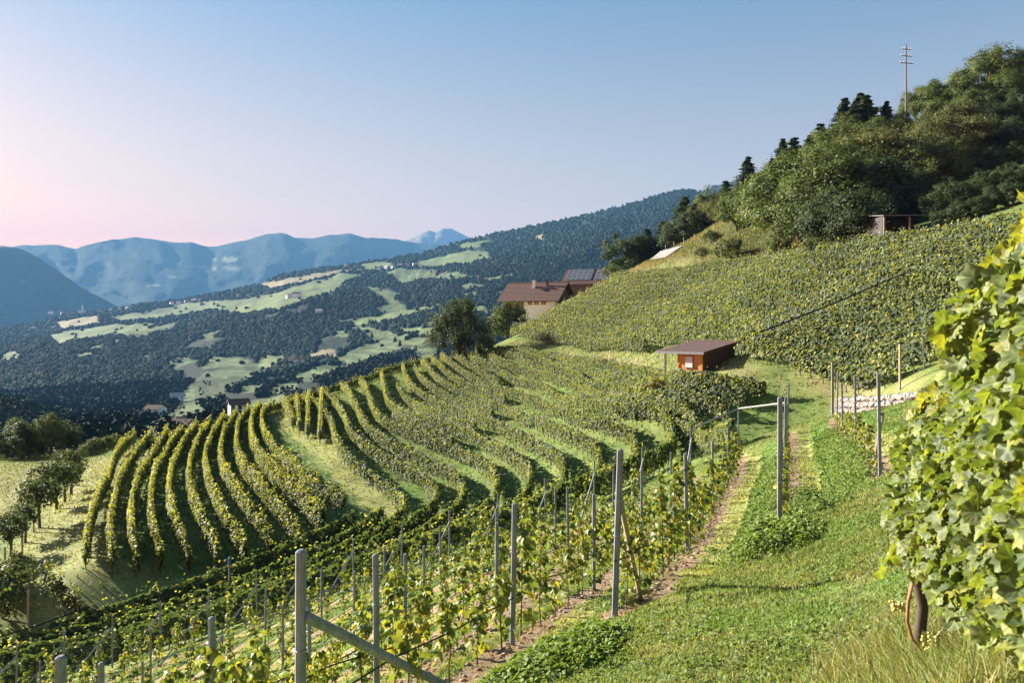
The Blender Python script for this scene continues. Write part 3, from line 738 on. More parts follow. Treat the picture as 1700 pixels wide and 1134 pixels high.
mountain('wooded_hillock', 'low dark wooded hillock just behind the orchard', [(-600,640),(-200,655),(0,667),(40,672),(80,684),(120,694),(170,705),(215,718),(235,730),(260,750)], 800, 420, 260, lambda U, V, S, n: np.array([0.022, 0.032, 0.016])*(0.6+0.8*n[..., None]), 10, 3, back_drop=110, nu=120)

# woodland on the far land: bumps of single crowns, too many to count
def tree_bumps(Pc, h, w, col, conif):
    n = len(Pc); k = 5
    a = rng.random((n, 1))*6.28 + np.arange(k)[None, :]*2*np.pi/k
    rad = w[:, None]*(0.75+0.5*rng.random((n, k)))
    ring0 = np.stack([Pc[:, 0:1]+np.cos(a)*rad*0.85, Pc[:, 1:2]+np.sin(a)*rad*0.85, Pc[:, 2:3]+0*a-h[:, None]*0.1], -1)
    mid = np.where(conif, 0.35, 0.6)[:, None]; sh = np.where(conif, 0.7, 1.0)[:, None]
    a2 = a+0.4
    ring1 = np.stack([Pc[:, 0:1]+np.cos(a2)*rad*sh, Pc[:, 1:2]+np.sin(a2)*rad*sh, Pc[:, 2:3]+h[:, None]*(mid+0.16*(rng.random((n, k))-0.5))], -1)
    top = Pc + np.c_[rng.normal(size=(n, 2))*w[:, None]*0.15, h]
    V = np.concatenate([ring0, ring1, top[:, None, :]], 1)
    F = []
    for i in range(k):
        j = (i+1) % k; F += [[i, j, k+j], [i, k+j, k+i], [k+i, k+j, 2*k]]
    F = (np.array(F)[None]+(np.arange(n)*(2*k+1))[:, None, None]).reshape(-1, 3)
    c = np.repeat(col, 2*k+1, axis=0)*(0.85+0.3*rng.random((n*(2*k+1), 1)))
    return V.reshape(-1, 3), F, c
NT = 62000
tu = rng.uniform(-80, 1190, NT); ts = rng.random(NT)
tk = far_kind(tu, ts)
dens = fbm(tu*0.02+11, ts*12, 3)
tv_ = vb(tu)-ts*(vb(tu)-vt(tu))
keep = ((tk == -1) & (dens > np.where((tv_ > 560) & (tu > 300), 0.46, 0.22))) | ((tk >= 0) & (rng.random(NT) < 0.012))
keep &= ~((tu > 850) & (vb(tu)-ts*(vb(tu)-vt(tu)) > 520))
tu, ts = tu[keep], ts[keep]
Pt = far_point(tu, ts); n = len(Pt)
con = rng.random(n) < np.where(tu > 700, 0.5, 0.22)
hh = np.where(con, rng.uniform(5.5, 9.5, n), rng.uniform(3.5, 6.2, n))*(0.55+0.45*sstep(200, 900, Pt[:, 1]))*(1+0.35*sstep(1500, 2900, Pt[:, 1]))
ww = np.where(con, hh*0.40, hh*0.80)*(1+0.3*sstep(1200, 2900, Pt[:, 1]))
cc = np.where(con[:, None], np.array([0.009, 0.018, 0.015]), np.array([0.016, 0.027, 0.016]))*(0.85+0.3*rng.random((n, 1)))*(0.6+0.9*fbm(tu*0.03, ts*20, 3))[:, None]
near_ = Pt[:, 1] < 950
def leafy_trees(Pc, h, w, col, per, conif):
    n = len(Pc); i = np.repeat(np.arange(n), per); g = rng.normal(size=(n*per, 3)); g /= np.linalg.norm(g, axis=1)[:, None]
    t = rng.random(n*per); wd = np.where(conif[i], w[i]*(1.05-t)*1.1, w[i]*np.sqrt(np.clip(1-(2*t-0.95)**2, 0.1, 1)))
    C = Pc[i]+np.c_[g[:, :2]*(wd*(0.5+0.5*rng.random(n*per)))[:, None], h[i]*(0.08+0.92*t)]
    N = np.c_[g[:, :2]*0.9, 0.25+0.7*t]+rng.normal(size=(n*per, 3))*0.35
    return leaf_cloud(C, N, w[i]*rng.uniform(0.6, 1.1, n*per), col[i]*(0.75+0.5*rng.random((n*per, 1))), fold=0.3, aspect=0.9)
V, F, c = leafy_trees(Pt[near_], hh[near_], ww[near_], cc[near_], 8, con[near_])
fo = add('forest', make_mesh('forest', V, F, col=c, mats=[M_FOREST])); tag(fo, 'nearer woodland in the valley bottom below the terraces', kind='stuff')
Pt, hh, ww, cc, con = Pt[~near_], hh[~near_], ww[~near_], cc[~near_], con[~near_]
V, F, c = tree_bumps(Pt, hh, ww, cc, con)
fo = add('forest', make_mesh('forest', V, F, col=c, mats=[M_FOREST])); tag(fo, 'woodland covering the far hillside across the valley', kind='stuff')
# woods on the hillock
hu = rng.uniform(-120, 260, 4200); hs = 0.35+0.65*rng.random(4200)
pv = np.interp(hu, [-600,-200,0,40,80,120,170,215,235,260], [640,655,667,672,684,694,705,718,730,750]); Dh = 260+160*hs**1.1; hv = 800+(pv-800)*hs
Ph = np.stack([(hu-U0)/FPX*Dh, Dh, -(hv-V0)/FPX*Dh-1], -1); n = len(Ph)
V, F, c = leafy_trees(Ph, rng.uniform(3.0, 7.0, n), rng.uniform(1.2, 2.3, n), np.array([0.032, 0.048, 0.022])*(0.6+0.9*rng.random((n, 1))), 9, rng.random(n) < 0.3)
fo = add('forest', make_mesh('forest', V, F, col=c, mats=[M_FOREST])); tag(fo, 'dark woodland covering the low hillock behind the orchard', kind='stuff')

# ------------------------------------------------------------------ haze
hz = MB().box((-500, 6200, 430), (22000, 14000, 2260))
m, n_, l_, out = new_mat('haze_air')
pv_ = n_.new('ShaderNodeVolumePrincipled'); pv_.inputs['Color'].default_value = (0.10, 0.26, 0.49, 1); pv_.inputs['Density'].default_value = 0.00011
pv_.inputs['Anisotropy'].default_value = 0.0
l_.new(pv_.outputs[0], out.inputs['Volume'])
haze = hz.build('haze', m); tag(haze, 'thin blue haze filling the valley air', kind='stuff')
# ------------------------------------------------------------------ leaf shapes
def grape_leaf(nang=20, rings=2, curl=0.25, cup=0.15, seed=0, wave=0.05):
    """lobed, toothed vine leaf lying in x-y, stalk at the origin, tip along +y, about 1 long"""
    r_ = np.random.default_rng(seed)
    a = np.linspace(0, 2*np.pi, nang, endpoint=False)
    lob = np.array([(0, 0.58), (1.0, 0.54), (-1.0, 0.54), (2.05, 0.51), (-2.05, 0.51)])
    rad = np.zeros(nang)
    for k, (la, lr) in enumerate(lob):
        d = np.angle(np.exp(1j*(a-la))); rad = np.maximum(rad, lr*np.exp(-(d/0.80)**2*0.40))
    rad = np.maximum(rad, 0.44); d = np.abs(np.angle(np.exp(1j*(a-np.pi)))); rad = rad*np.clip(0.30+d*1.1, 0.3, 1)
    rad = rad*(1+0.075*np.where(np.arange(nang) % 2 == 0, 1, -1))*(1+0.08*r_.normal(size=nang))
    V = [(0, 0.38, 0)]
    for q in range(1, rings+1):
        f = q/rings
        for i in range(nang): V.append((np.sin(a[i])*rad[i]*f, 0.38+np.cos(a[i])*rad[i]*f, wave*f*np.sin(a[i]*3+r_.random()*6)))
    V = np.array(V); 
    x, y = V[:, 0].copy(), V[:, 1].copy()-0.38
    V[:, 2] += cup*(np.abs(x)*1.0) - curl*y*y*1.2 - 0.10*np.exp(-(x/0.1)**2)*0.3
    F = []
    for i in range(nang): F.append((0, 1+(i+1) % nang, 1+i))
    for q in range(1, rings):
        b = 1+(q-1)*nang
        for i in range(nang):
            j = (i+1) % nang; F += [(b+i, b+j, b+nang+j), (b+i, b+nang+j, b+nang+i)]
    F = np.array(F)[:, ::-1].copy()
    vein = np.zeros(len(V)); vein[0] = 1
    for q in range(1, rings+1):
        for la, lr in lob:
            i = int(np.round(la/(2*np.pi)*nang)) % nang; vein[1+(q-1)*nang+i] = 1
    return V, F, vein

def stamp(T, C, A, N, size):
    """copy the leaf template T=(V,F) to each place C with tip direction A and facing N"""
    V, F = T
    N = N/np.linalg.norm(N, axis=1)[:, None]; A = A-(A*N).sum(1)[:, None]*N; A /= np.linalg.norm(A, axis=1)[:, None]; B = np.cross(A, N)
    s = np.asarray(size).reshape(-1, 1, 1)
    W = C[:, None, :] + s*(V[None, :, 0:1]*B[:, None, :] + V[None, :, 1:2]*A[:, None, :] + V[None, :, 2:3]*N[:, None, :])
    Fo = (F[None] + (np.arange(len(C))*len(V))[:, None, None]).reshape(-1, 3)
    return W.reshape(-1, 3), Fo

# ------------------------------------------------------------------ young vineyard: posts, struts, hoses, vines
M_YOUNG = leaf_mat('young_vine_leaf', trans=0.42, rough=0.5, spec=0.35, tcol=(1.2, 1.15, 0.45))
M_STRUTWOOD = plain('pale_strut_wood', (0.25, 0.215, 0.15), rough=0.8, var=0.2, scale=4, stretch=(5, 5, 0.7))
M_TIE = plain('steel_wire', (0.32, 0.32, 0.32), rough=0.45, var=0.1, metal=0.6)
M_STEM = plain('young_stem', (0.13, 0.085, 0.05), rough=0.9, var=0.3, scale=8)
small_leaf = grape_leaf(10, 1, curl=0.35, cup=0.3, seed=3)[:2]
def row_name(i): return f'{ORD[i]} young row from the stone wall'

def post_mesh(w, h, chamfer):
    mb = MB().box((0, 0, h/2-0.15), (w, w, h+0.3), bev=chamfer)
    return mb.mesh('shaft', M_CONC)
PM_NEAR = post_mesh(0.066, 1.95, 0.014); PM_THICK = post_mesh(0.078, 2.0, 0.02); PM_FAR = post_mesh(0.056, 1.95, 0.01)
tie_mb = MB()
for k in range(2):
    zz = 0.006*k
    pts = [(0.047*math.cos(t)*1.05, 0.047*math.sin(t)*1.05, zz) for t in np.linspace(0, 2*np.pi, 13)]
    tie_mb.tube(pts, 0.004, n=4)
TIE = tie_mb.mesh('wire_tie', M_TIE)
def place_post(p, s, label, group, mesh=PM_NEAR, ties=(), h=1.0):
    q = row_xy(p, s); t = thing('trellis_post', label, 'post', (q[0], q[1], H1(*q)), rotz=R(-20), group=group)
    t.rotation_euler = (rng.normal()*0.012, rng.normal()*0.012, R(-20)+rng.normal()*0.1)
    add('shaft', mesh, t, scale=(1, 1, h))
    for z in ties: add('wire_tie', TIE, t, loc=(0, 0, z))
    return t
def add_strut(t, p, s, s_foot, z_top, rad, mat, n=8):
    q0 = row_xy(p, s); q1 = row_xy(p, s_foot); base = t.location
    a = Vector((q0[0], q0[1], base.z+z_top)); b = Vector((q1[0], q1[1], H1(*q1)-0.08))
    sd_ = Vector((ROWN[0], ROWN[1], 0))*0.05
    M = (t.rotation_euler.to_matrix().to_4x4()); M.translation = base; Mi = M.inverted()
    return MB().tube([Mi @ (a+sd_), Mi @ (a*0.5+b*0.5+sd_*0.5), Mi @ b], rad, n=n).build('strut', mat, t)

GP = 'trellis posts of the young vineyard'
def in_view(x, y, z, top=0.0, m=60):
    if y < 1: return False
    u, v = U0+FPX*x/y, V0-FPX*(z+top)/y
    return -m < u < 1700+m and v < 1134+m
post_Y = [6.2, 10.8, 15.4, 20.3, 25.2]
vines_all = []
for i, p in enumerate(ROW_P):
    s0, s1 = float(near_s(p)), float(far_s(p))
    nm = row_name(i)
    if p == 3.5: s1 = 22.5
    # near end post
    if p in (3.5, 1.75, 0.0, -1.75):
        t = place_post(p, s0, f'{"thick " if p == -1.75 else ""}near end post of the {nm}{"" if p == 1.75 else ", strutted"}', GP, PM_THICK if p == -1.75 else PM_NEAR, ties=(1.35, 0.95) if p == 0 else (1.2,) if p == -1.75 else (1.1, 0.7))
        if p == 0.0: add_strut(t, p, s0, s0+1.75, 1.42, 0.036, M_STRUTWOOD, 4)['label'] = 'pale wooden strut'
        if p == -1.75: add_strut(t, p, s0, s0+3.0, 1.47, 0.044, M_CONC)
        if p == 3.5: add_strut(t, p, s0, s0+1.6, 1.2, 0.035, M_STRUTWOOD, 4)
    # line posts
    k = 0
    for Y in post_Y:
        q, s = row_xy_Y(p, Y + (0.3 if p > 0 else 0))
        if s < s0+(1.5 if p > -2 else -0.6) or s > s1-2.5: continue
        if p == 0 and Y < 12: continue
        if not in_view(q[0], q[1], H1(*q), 2.0, 30): continue
        if p == -5.25 and Y == 10.8: q, s = row_xy_Y(p, 10.3)
        place_post(p, s + rng.normal()*0.12, f'{ORD[k]} grey line post in view along the {nm}', GP, PM_THICK if (p <= -3.5 and Y < 11) else PM_NEAR if Y < 16 else PM_FAR, ties=(1.3,) if Y < 16 else (), h=rng.uniform(0.94, 1.03))
        k += 1
    # far end post and strut
    q = row_xy(p, s1)
    if in_view(q[0], q[1], H1(*q), 2.0, 30):
        t = place_post(p, s1, f'far end post of the {nm}' + (', strutted' if p < -1 else ''), GP, PM_FAR, h=1.04)
        if p < -1: add_strut(t, p, s1, s1-2.6, 1.62, 0.032, M_GALV, 6)
    # irrigation hose
    ss_ = np.arange(s0-0.1 if p >= -1.75 else s0, s1, 0.8)
    pts = []
    for s in ss_:
        q = row_xy(p, s); pts.append((q[0]+0.02, q[1], H1(*q)+0.66+0.06*math.sin(s*1.3+p)+rng.normal()*0.012))
    MBh = MB().tube(pts, 0.011, n=4)
    tag(MBh.build('irrigation_hose', M_BLACK), f'black drip hose strung along the {nm}', 'hose', 'drip hoses of the young vineyard')
    for wh, wn_ in ((1.15, 'lower'), (1.6, 'upper')):
        wp = [(*row_xy(p, s), H1(*row_xy(p, s))+wh-0.02*math.sin((s-s0)*0.66)**2) for s in np.linspace(s0, s1, 14)]
        tag(MB().tube(wp, 0.0028, n=3, caps=False).build('trellis_wire', M_TIE), f'{wn_} steel wire strung along the {nm}', 'wire', 'trellis wires of the young vineyard')
    for s in np.arange(s1-0.7, s0+0.3, -0.88): vines_all.append((i, p, s))

def young_vine_mesh(seed, hgt, nl, spread):
    r_ = np.random.default_rng(seed)
    t = r_.random(nl)**0.75; zz = 0.18+(hgt-0.18)*t
    ang = r_.random(nl)*6.28; rad = spread*(0.35+0.9*r_.random(nl))*(1.15-0.6*t)*(1+0.7*np.sin(zz*7+seed)*0.5)
    C = np.c_[np.cos(ang)*rad*0.8, np.sin(ang)*rad, zz]
    N = np.c_[np.cos(ang)*0.7, np.sin(ang)*0.7, np.full(nl, 0.6)]+r_.normal(size=(nl, 3))*0.45
    A = np.c_[np.cos(ang)*0.6, np.sin(ang)*0.6, np.full(nl, -0.8)]+r_.normal(size=(nl, 3))*0.4
    V, F = stamp(small_leaf, C, A, N, r_.uniform(0.085, 0.145, nl))
    k = r_.random((nl, 1)); c = np.array([0.12, 0.17, 0.04])*(1-k)+np.array([0.25, 0.27, 0.055])*k
    c = np.where(r_.random((nl, 1)) < 0.12, np.array([0.40, 0.35, 0.06]), c); c = np.where(r_.random((nl, 1)) < 0.25, np.array([0.06, 0.105, 0.03]), c)
    fol = make_mesh('foliage', V, F, col=np.repeat(c, len(small_leaf[0]), 0), mats=[M_YOUNG])
    w = r_.normal(size=(5, 2))*0.025
    st = MB().tube([(w[j, 0], w[j, 1], -0.05+hgt*0.95*j/4) for j in range(5)], [0.014, 0.012, 0.010, 0.008, 0.004], n=5).mesh('stem', M_STEM)
    return fol, st
YV = [young_vine_mesh(200+k, [1.15, 1.5, 1.3, 1.7, 0.9, 1.4, 1.25][k], [62, 85, 70, 92, 44, 76, 66][k], [0.13, 0.15, 0.17, 0.14, 0.15, 0.16, 0.12][k]) for k in range(7)]
cnt = {}
for (i, p, s) in vines_all:
    q = row_xy(p, s + rng.normal()*0.1); z = H1(*q)
    cnt[i] = cnt.get(i, 0)+1
    if not in_view(q[0], q[1], z, 1.5, 40): continue
    if rng.random() < 0.09: continue
    fol, st = YV[rng.integers(7)]
    t = thing('young_vine', f'{ORD[min(cnt[i]-1, 29)]} young vine from the far end, {row_name(i)}', 'vine', (q[0], q[1], z), rotz=rng.random()*6.28, group='young vines between the grey posts', scale=rng.uniform(0.70, 1.04)*(0.66 if p > 1 else 1.0))
    o = add('foliage', fol, t); o['kind'] = 'stuff'
    add('stem', st, t)

# rail over the far end posts of the uppermost young rows
q0 = row_xy(-1.75, far_s(-1.75)); q1 = row_xy(0, far_s(0)); q2 = row_xy(1.75, 3.2)
qa = row_xy(1.75, 18.0)
rl = [(q0[0], q0[1], H1(*q0)+1.92), (q1[0], q1[1], H1(*q1)+1.92), (qa[0], qa[1], H1(*qa)+1.92)]
tag(MB().tube(rl, 0.034, n=8).build('end_rail', M_GALV), 'grey metal rail running over the far end posts of two young rows', 'rail')

# ------------------------------------------------------------------ mature vine beside the camera
M_GRAPE = leaf_mat('grape_leaf', trans=0.47, rough=0.55, spec=0.4, tcol=(1.35, 1.3, 0.35), back=(1.25, 1.2, 1.3))
M_BERRY = plain('grape_skin', (0.42, 0.33, 0.10), rough=0.35, var=0.3, scale=30, spec=0.5, c2=(0.40, 0.40, 0.12))
M_CANE = plain('vine_cane', (0.22, 0.105, 0.05), rough=0.7, var=0.35, scale=9, stretch=(1, 1, 0.4))
VP = 2.85
def vline(Y, dp=0.0): return row_xy_Y(VP+dp, Y)[0]
q = vline(5.0); mroot = thing('mature_vine', 'big leafy old grape vine with grapes close beside the camera', 'grape vine', (q[0], q[1], H1(*q)))
MO = np.array(mroot.location)
shapes = []
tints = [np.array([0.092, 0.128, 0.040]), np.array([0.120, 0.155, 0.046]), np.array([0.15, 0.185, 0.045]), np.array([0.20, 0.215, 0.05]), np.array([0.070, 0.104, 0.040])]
for k in range(9):
    V, F, vein = grape_leaf(24, 2, curl=[0.1, 0.35, 0.6, 0.2, -0.2, 0.45, 0.8, 0.3, 0.15][k], cup=[0.1, 0.25, 0.35, -0.2, 0.3, 0.5, 0.2, -0.15, 0.4][k], seed=30+k, wave=0.10)
    shapes.append((V, F, vein))
leaf_meshes = {}
def leaf_mesh(k, t):
    if (k, t) not in leaf_meshes:
        V, F, vein = shapes[k]; c = tints[t][None]*(1+0.55*vein[:, None])*(0.92+0.16*np.random.default_rng(k*9+t).random((len(V), 1)))
        leaf_meshes[(k, t)] = make_mesh('leaf', V, F, col=c, smooth=True, mats=[M_GRAPE])
    return leaf_meshes[(k, t)]
NL = 3600
Yl = rng.uniform(1.35, 5.35, NL)
topz = np.interp(Yl, [1.3, 2.4, 3.0, 3.6, 4.2, 4.8, 5.3], [0.58, 0.53, 0.44, 0.14, -0.16, -0.38, -0.75]) + 0.12*(vnoise(Yl*3.1, Yl*0)-0.5)*2 + np.where(rng.random(NL) < 0.05, 0.09*rng.random(NL), 0)
botz = np.interp(Yl, [1.3, 2.5, 3.5, 4.5, 5.3], [-1.0, -1.15, -1.35, -1.35, -1.25])
f = rng.random(NL); zl = botz+(topz-botz)*f
bulge = 0.20+0.34*(vnoise(Yl*2.3+4, zl*2.6)-0.3)
cl = np.where(rng.random(NL) < 0.72, -1, rng.uniform(-1, 1, NL))*bulge*np.sqrt(np.clip(1-((f-0.45)/0.75)**2, 0.15, 1))*(1-0.15*rng.random(NL))
Cl = np.array([vline(Yl[j], cl[j]) for j in range(NL)]); Cl = np.c_[Cl, zl]
out = np.c_[-ROWN[0]*np.ones(NL), -ROWN[1]*np.ones(NL), np.zeros(NL)]*np.where(cl < 0.05, 1.0, -0.6)[:, None]
endf = sstep(4.6, 5.2, Yl)[:, None]; out = out + np.array([0.2, 0.6, 0.1])*endf
Nl = out*0.75 + np.array([0, 0, 0.55]) + rng.normal(size=(NL, 3))*0.5
Al = np.array([0, 0, -0.9]) + out*0.35 + rng.normal(size=(NL, 3))*0.45
sl = rng.uniform(0.058, 0.108, NL)
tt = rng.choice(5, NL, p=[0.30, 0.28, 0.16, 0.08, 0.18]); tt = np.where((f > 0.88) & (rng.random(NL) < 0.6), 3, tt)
kk = rng.integers(0, 9, NL)
uv = np.c_[U0+FPX*Cl[:, 0]/Cl[:, 1], V0-FPX*Cl[:, 2]/Cl[:, 1]]
inn = (uv[:, 0] < 1740) & (uv[:, 1] < 1170)
score = np.where(inn & (cl < 0), sl/Cl[:, 1], 0)
big = set(np.argsort(-score)[:300].tolist())
rest = {}
for j in range(NL):
    if uv[j, 0] > 2100: continue
    if j in big:
        N = Vector(Nl[j]).normalized(); A = Vector(Al[j]); A = (A-N*A.dot(N)).normalized(); B = A.cross(N)
        M = Matrix((B, A, N)).transposed()
        add('leaf', leaf_mesh(int(kk[j]), int(tt[j])), mroot, loc=Cl[j]-MO, rot=M.to_euler(), scale=float(sl[j]))
    else: rest.setdefault((int(kk[j]), int(tt[j])), []).append(j)
Vs, Fs, Cs, nb = [], [], [], 0
for (k, t), js in rest.items():
    V, F = stamp(shapes[k][:2], Cl[js], Al[js], Nl[js], sl[js]); Vs.append(V-MO); Fs.append(F+nb); nb += len(V)
    Cs.append(np.tile(tints[t][None]*(1+0.5*shapes[k][2][:, None]), (len(js), 1)))
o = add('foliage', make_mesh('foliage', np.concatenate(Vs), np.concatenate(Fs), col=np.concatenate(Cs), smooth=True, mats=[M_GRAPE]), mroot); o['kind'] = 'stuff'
# trunk, canes, bunches
def L(u, v, D): return tuple(at(u, v, D)-MO)
tr = MB().tube([L(1530,1150,5.0), L(1524,1075,5.0), L(1532,1010,5.02), L(1522,960,5.0), L(1530,910,4.98), L(1545,860,4.95)], [0.050, 0.040, 0.033, 0.037, 0.030, 0.026], n=9)
tr.build('trunk', M_BARK, mroot, smooth=True)
def cane(pts, r0=0.011): return MB().tube([L(*a) for a in pts], np.linspace(r0, r0*0.6, len(pts)), n=6).build('cane', M_CANE, mroot, smooth=True)
cane([(1542,938,4.75),(1525,945,4.7),(1514,968,4.68),(1508,1000,4.66),(1506,1032,4.66),(1515,1062,4.66),(1533,1085,4.68),(1556,1100,4.7)], 0.012)
cane([(1545,880,4.95),(1600,800,4.2),(1660,700,3.5),(1690,560,3.0),(1695,420,2.9)]); cane([(1540,890,4.95),(1520,800,4.9),(1530,700,4.8),(1545,640,4.7)]); cane([(1620,940,3.8),(1680,900,3.2),(1740,860,2.6)])
cane([(1690,820,2.9),(1670,740,2.9),(1640,690,2.9)])
ico = [(0,0,1),(0.894,0,0.447),(0.276,0.851,0.447),(-0.724,0.526,0.447),(-0.724,-0.526,0.447),(0.276,-0.851,0.447),(0.724,0.526,-0.447),(-0.276,0.851,-0.447),(-0.894,0,-0.447),(-0.276,-0.851,-0.447),(0.724,-0.526,-0.447),(0,0,-1)]
icof = [(0,1,2),(0,2,3),(0,3,4),(0,4,5),(0,5,1),(1,6,2),(2,7,3),(3,8,4),(4,9,5),(5,10,1),(2,6,7),(3,7,8),(4,8,9),(5,9,10),(1,10,6),(6,11,7),(7,11,8),(8,11,9),(9,11,10),(10,11,6)]
def bunch(u, v, D, n, w, h):
    mb = MB(); c = np.array(L(u, v, D))
    for k in range(n):
        t = rng.random(); rr_ = w*math.sqrt(1-t*0.75); a = rng.random()*6.28; r = 0.0105*rng.uniform(0.8, 1.15)
        p_ = c + np.array([math.cos(a)*rr_*rng.uniform(0.5, 1), math.sin(a)*rr_*rng.uniform(0.5, 1), -t*h])
        mb.poly([p_+np.array(q_)*r for q_ in ico], icof)
    return mb.build('grape_bunch', M_BERRY, mroot, smooth=True)
bunch(1490, 1000, 4.62, 34, 0.045, 0.06); bunch(1546, 1052, 4.6, 60, 0.06, 0.12); bunch(1560, 975, 4.5, 30, 0.05, 0.07); bunch(1598, 1000, 4.2, 40, 0.05, 0.08); bunch(1665, 1000, 3.6, 26, 0.035, 0.05); bunch(1612, 1018, 4.1, 22, 0.04, 0.05)
# the odd leaf reaching out over the path
for (u, v, D, k, t, s_, rz) in [(1470, 938, 4.4, 2, 2, 0.13, 0.4), (1455, 960, 4.42, 6, 2, 0.13, 1.0), (1475, 935, 4.45, 1, 3, 0.07, 2.0)]:
    add('leaf', leaf_mesh(k, t), mroot, loc=L(u, v, D), rot=(R(100)+rz*0.2, 0.5, rz), scale=s_)
# guy wire from the old row down to the path
a, b = at(1502, 826, 5.1), at(1348, 1116, 5.1)
b[2] = H1(b[0], b[1])+0.02
tag(MB().tube([a, a*0.5+b*0.5, b], 0.0022, n=4).build('guy_wire', M_TIE), 'thin steel guy wire slanting from the old vine row down to the grass', 'wire')
# ------------------------------------------------------------------ trees
def tree_mesh(seed, h, w, kind, leaves, leaf, cols):
    """kind broad / round / conifer; returns trunk mesh and crown mesh, base at the origin"""
    r_ = np.random.default_rng(seed)
    mb = MB(); cl = []
    if kind == 'conifer':
        mb.tube([(0, 0, -0.3), (0.05, 0, h*0.5), (0, 0, h*0.97)], [h*0.022, h*0.014, 0.02], n=7)
        z = h*0.10
        while z < h*0.99:
            f = (z-h*0.10)/(h*0.9); rad = w*0.5*(1-f)**0.95*(0.7+0.6*r_.random())+0.05; nb_ = int(5+4*(1-f)); a0 = r_.random()*6
            for k in range(nb_):
                a = a0+k*6.28/nb_+r_.normal()*0.4; rd = rad*(0.45+0.75*r_.random()); z_ = z+h*0.04*r_.normal()
                mb.tube([(0, 0, z_), (math.cos(a)*rd*0.8, math.sin(a)*rd*0.8, z_-rd*0.12)], [0.03, 0.01], n=4, caps=False)
                for q in np.linspace(0.25, 1.0, 4): cl.append((math.cos(a)*rd*q, math.sin(a)*rd*q, z_-rd*0.16*q+0.1*rd*q*q, 0.15*w*(0.25+0.75*(1-f)), 0.45))
            z += h*0.036*(0.8+0.4*r_.random())
    else:
        th_ = h*(0.14 if kind == 'broad' else 0.36 if kind == 'orchard' else 0.03); cz_ = th_+(h-th_)*0.52; rz_ = (h-th_)*0.52
        mb.tube([(0, 0, -0.4), (w*0.01, 0, th_*0.6), (w*0.02, w*0.01, th_*1.2), (0, 0, h*0.7)], [h*0.034, h*0.027, h*0.022, 0.04], n=8)
        nc = 110 if kind == 'broad' else 95
        for k in range(nc):
            d = r_.normal(size=3); d /= np.linalg.norm(d)
            if d[2] < -0.75: d[2] *= -0.5
            q = 0.42+0.58*r_.random()**0.5
            lob = 0.62+0.72*vnoise(np.array([d[0]*2.2+seed*3]), np.array([d[1]*2.2+d[2]*1.7]))[0]
            c = np.array([d[0]*w*0.5*q*lob, d[1]*w*0.5*q*lob, cz_+d[2]*rz_*q*lob])
            cl.append((*c, w*0.125*(0.4+1.0*r_.random()), 0.9))
            if k % 6 == 0: mb.tube([(0, 0, th_*0.8+0.2*h*r_.random()), tuple(c*np.array([0.5, 0.5, 1])+np.array([0, 0, -h*0.08])), tuple(c)], [h*0.014, h*0.008, 0.02], n=5, caps=False)
    cl = np.array(cl); nl = leaves; i = r_.integers(0, len(cl), nl)
    g = r_.normal(size=(nl, 3)); g /= np.linalg.norm(g, axis=1)[:, None]; rad = cl[i, 3]*np.where(r_.random(nl) < 0.8, r_.random(nl)**0.5, 1+0.5*r_.random(nl))
    C = cl[i, :3]+g*rad[:, None]*np.c_[np.ones(nl), np.ones(nl), cl[i, 4]]
    cen = np.array([0, 0, h*0.5]); o = C-cen; o /= np.maximum(1e-6, np.linalg.norm(o, axis=1))[:, None]
    N = g*0.6+o*0.5+np.array([0, 0, 0.35])+r_.normal(size=(nl, 3))*0.45
    cc = np.array(cols); ci = cc[r_.integers(0, len(cc), nl)]*(0.7+0.6*r_.random((nl, 1)))*(0.75+0.5*r_.random(len(cl))[i])[:, None]
    V, F, c = leaf_cloud(C, N, leaf*(0.6+0.8*r_.random(nl)), ci)
    return mb.mesh('trunk', M_BARK), make_mesh('crown', V, F, col=c, mats=[M_TREE])
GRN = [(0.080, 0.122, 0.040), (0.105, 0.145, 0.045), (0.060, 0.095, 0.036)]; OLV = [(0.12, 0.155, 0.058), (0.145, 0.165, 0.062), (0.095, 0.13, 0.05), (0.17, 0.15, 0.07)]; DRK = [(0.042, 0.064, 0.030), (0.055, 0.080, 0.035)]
FIR = [(0.032, 0.052, 0.030), (0.042, 0.064, 0.034), (0.035, 0.055, 0.038)]; YLW = [(0.10, 0.12, 0.03), (0.07, 0.10, 0.03)]
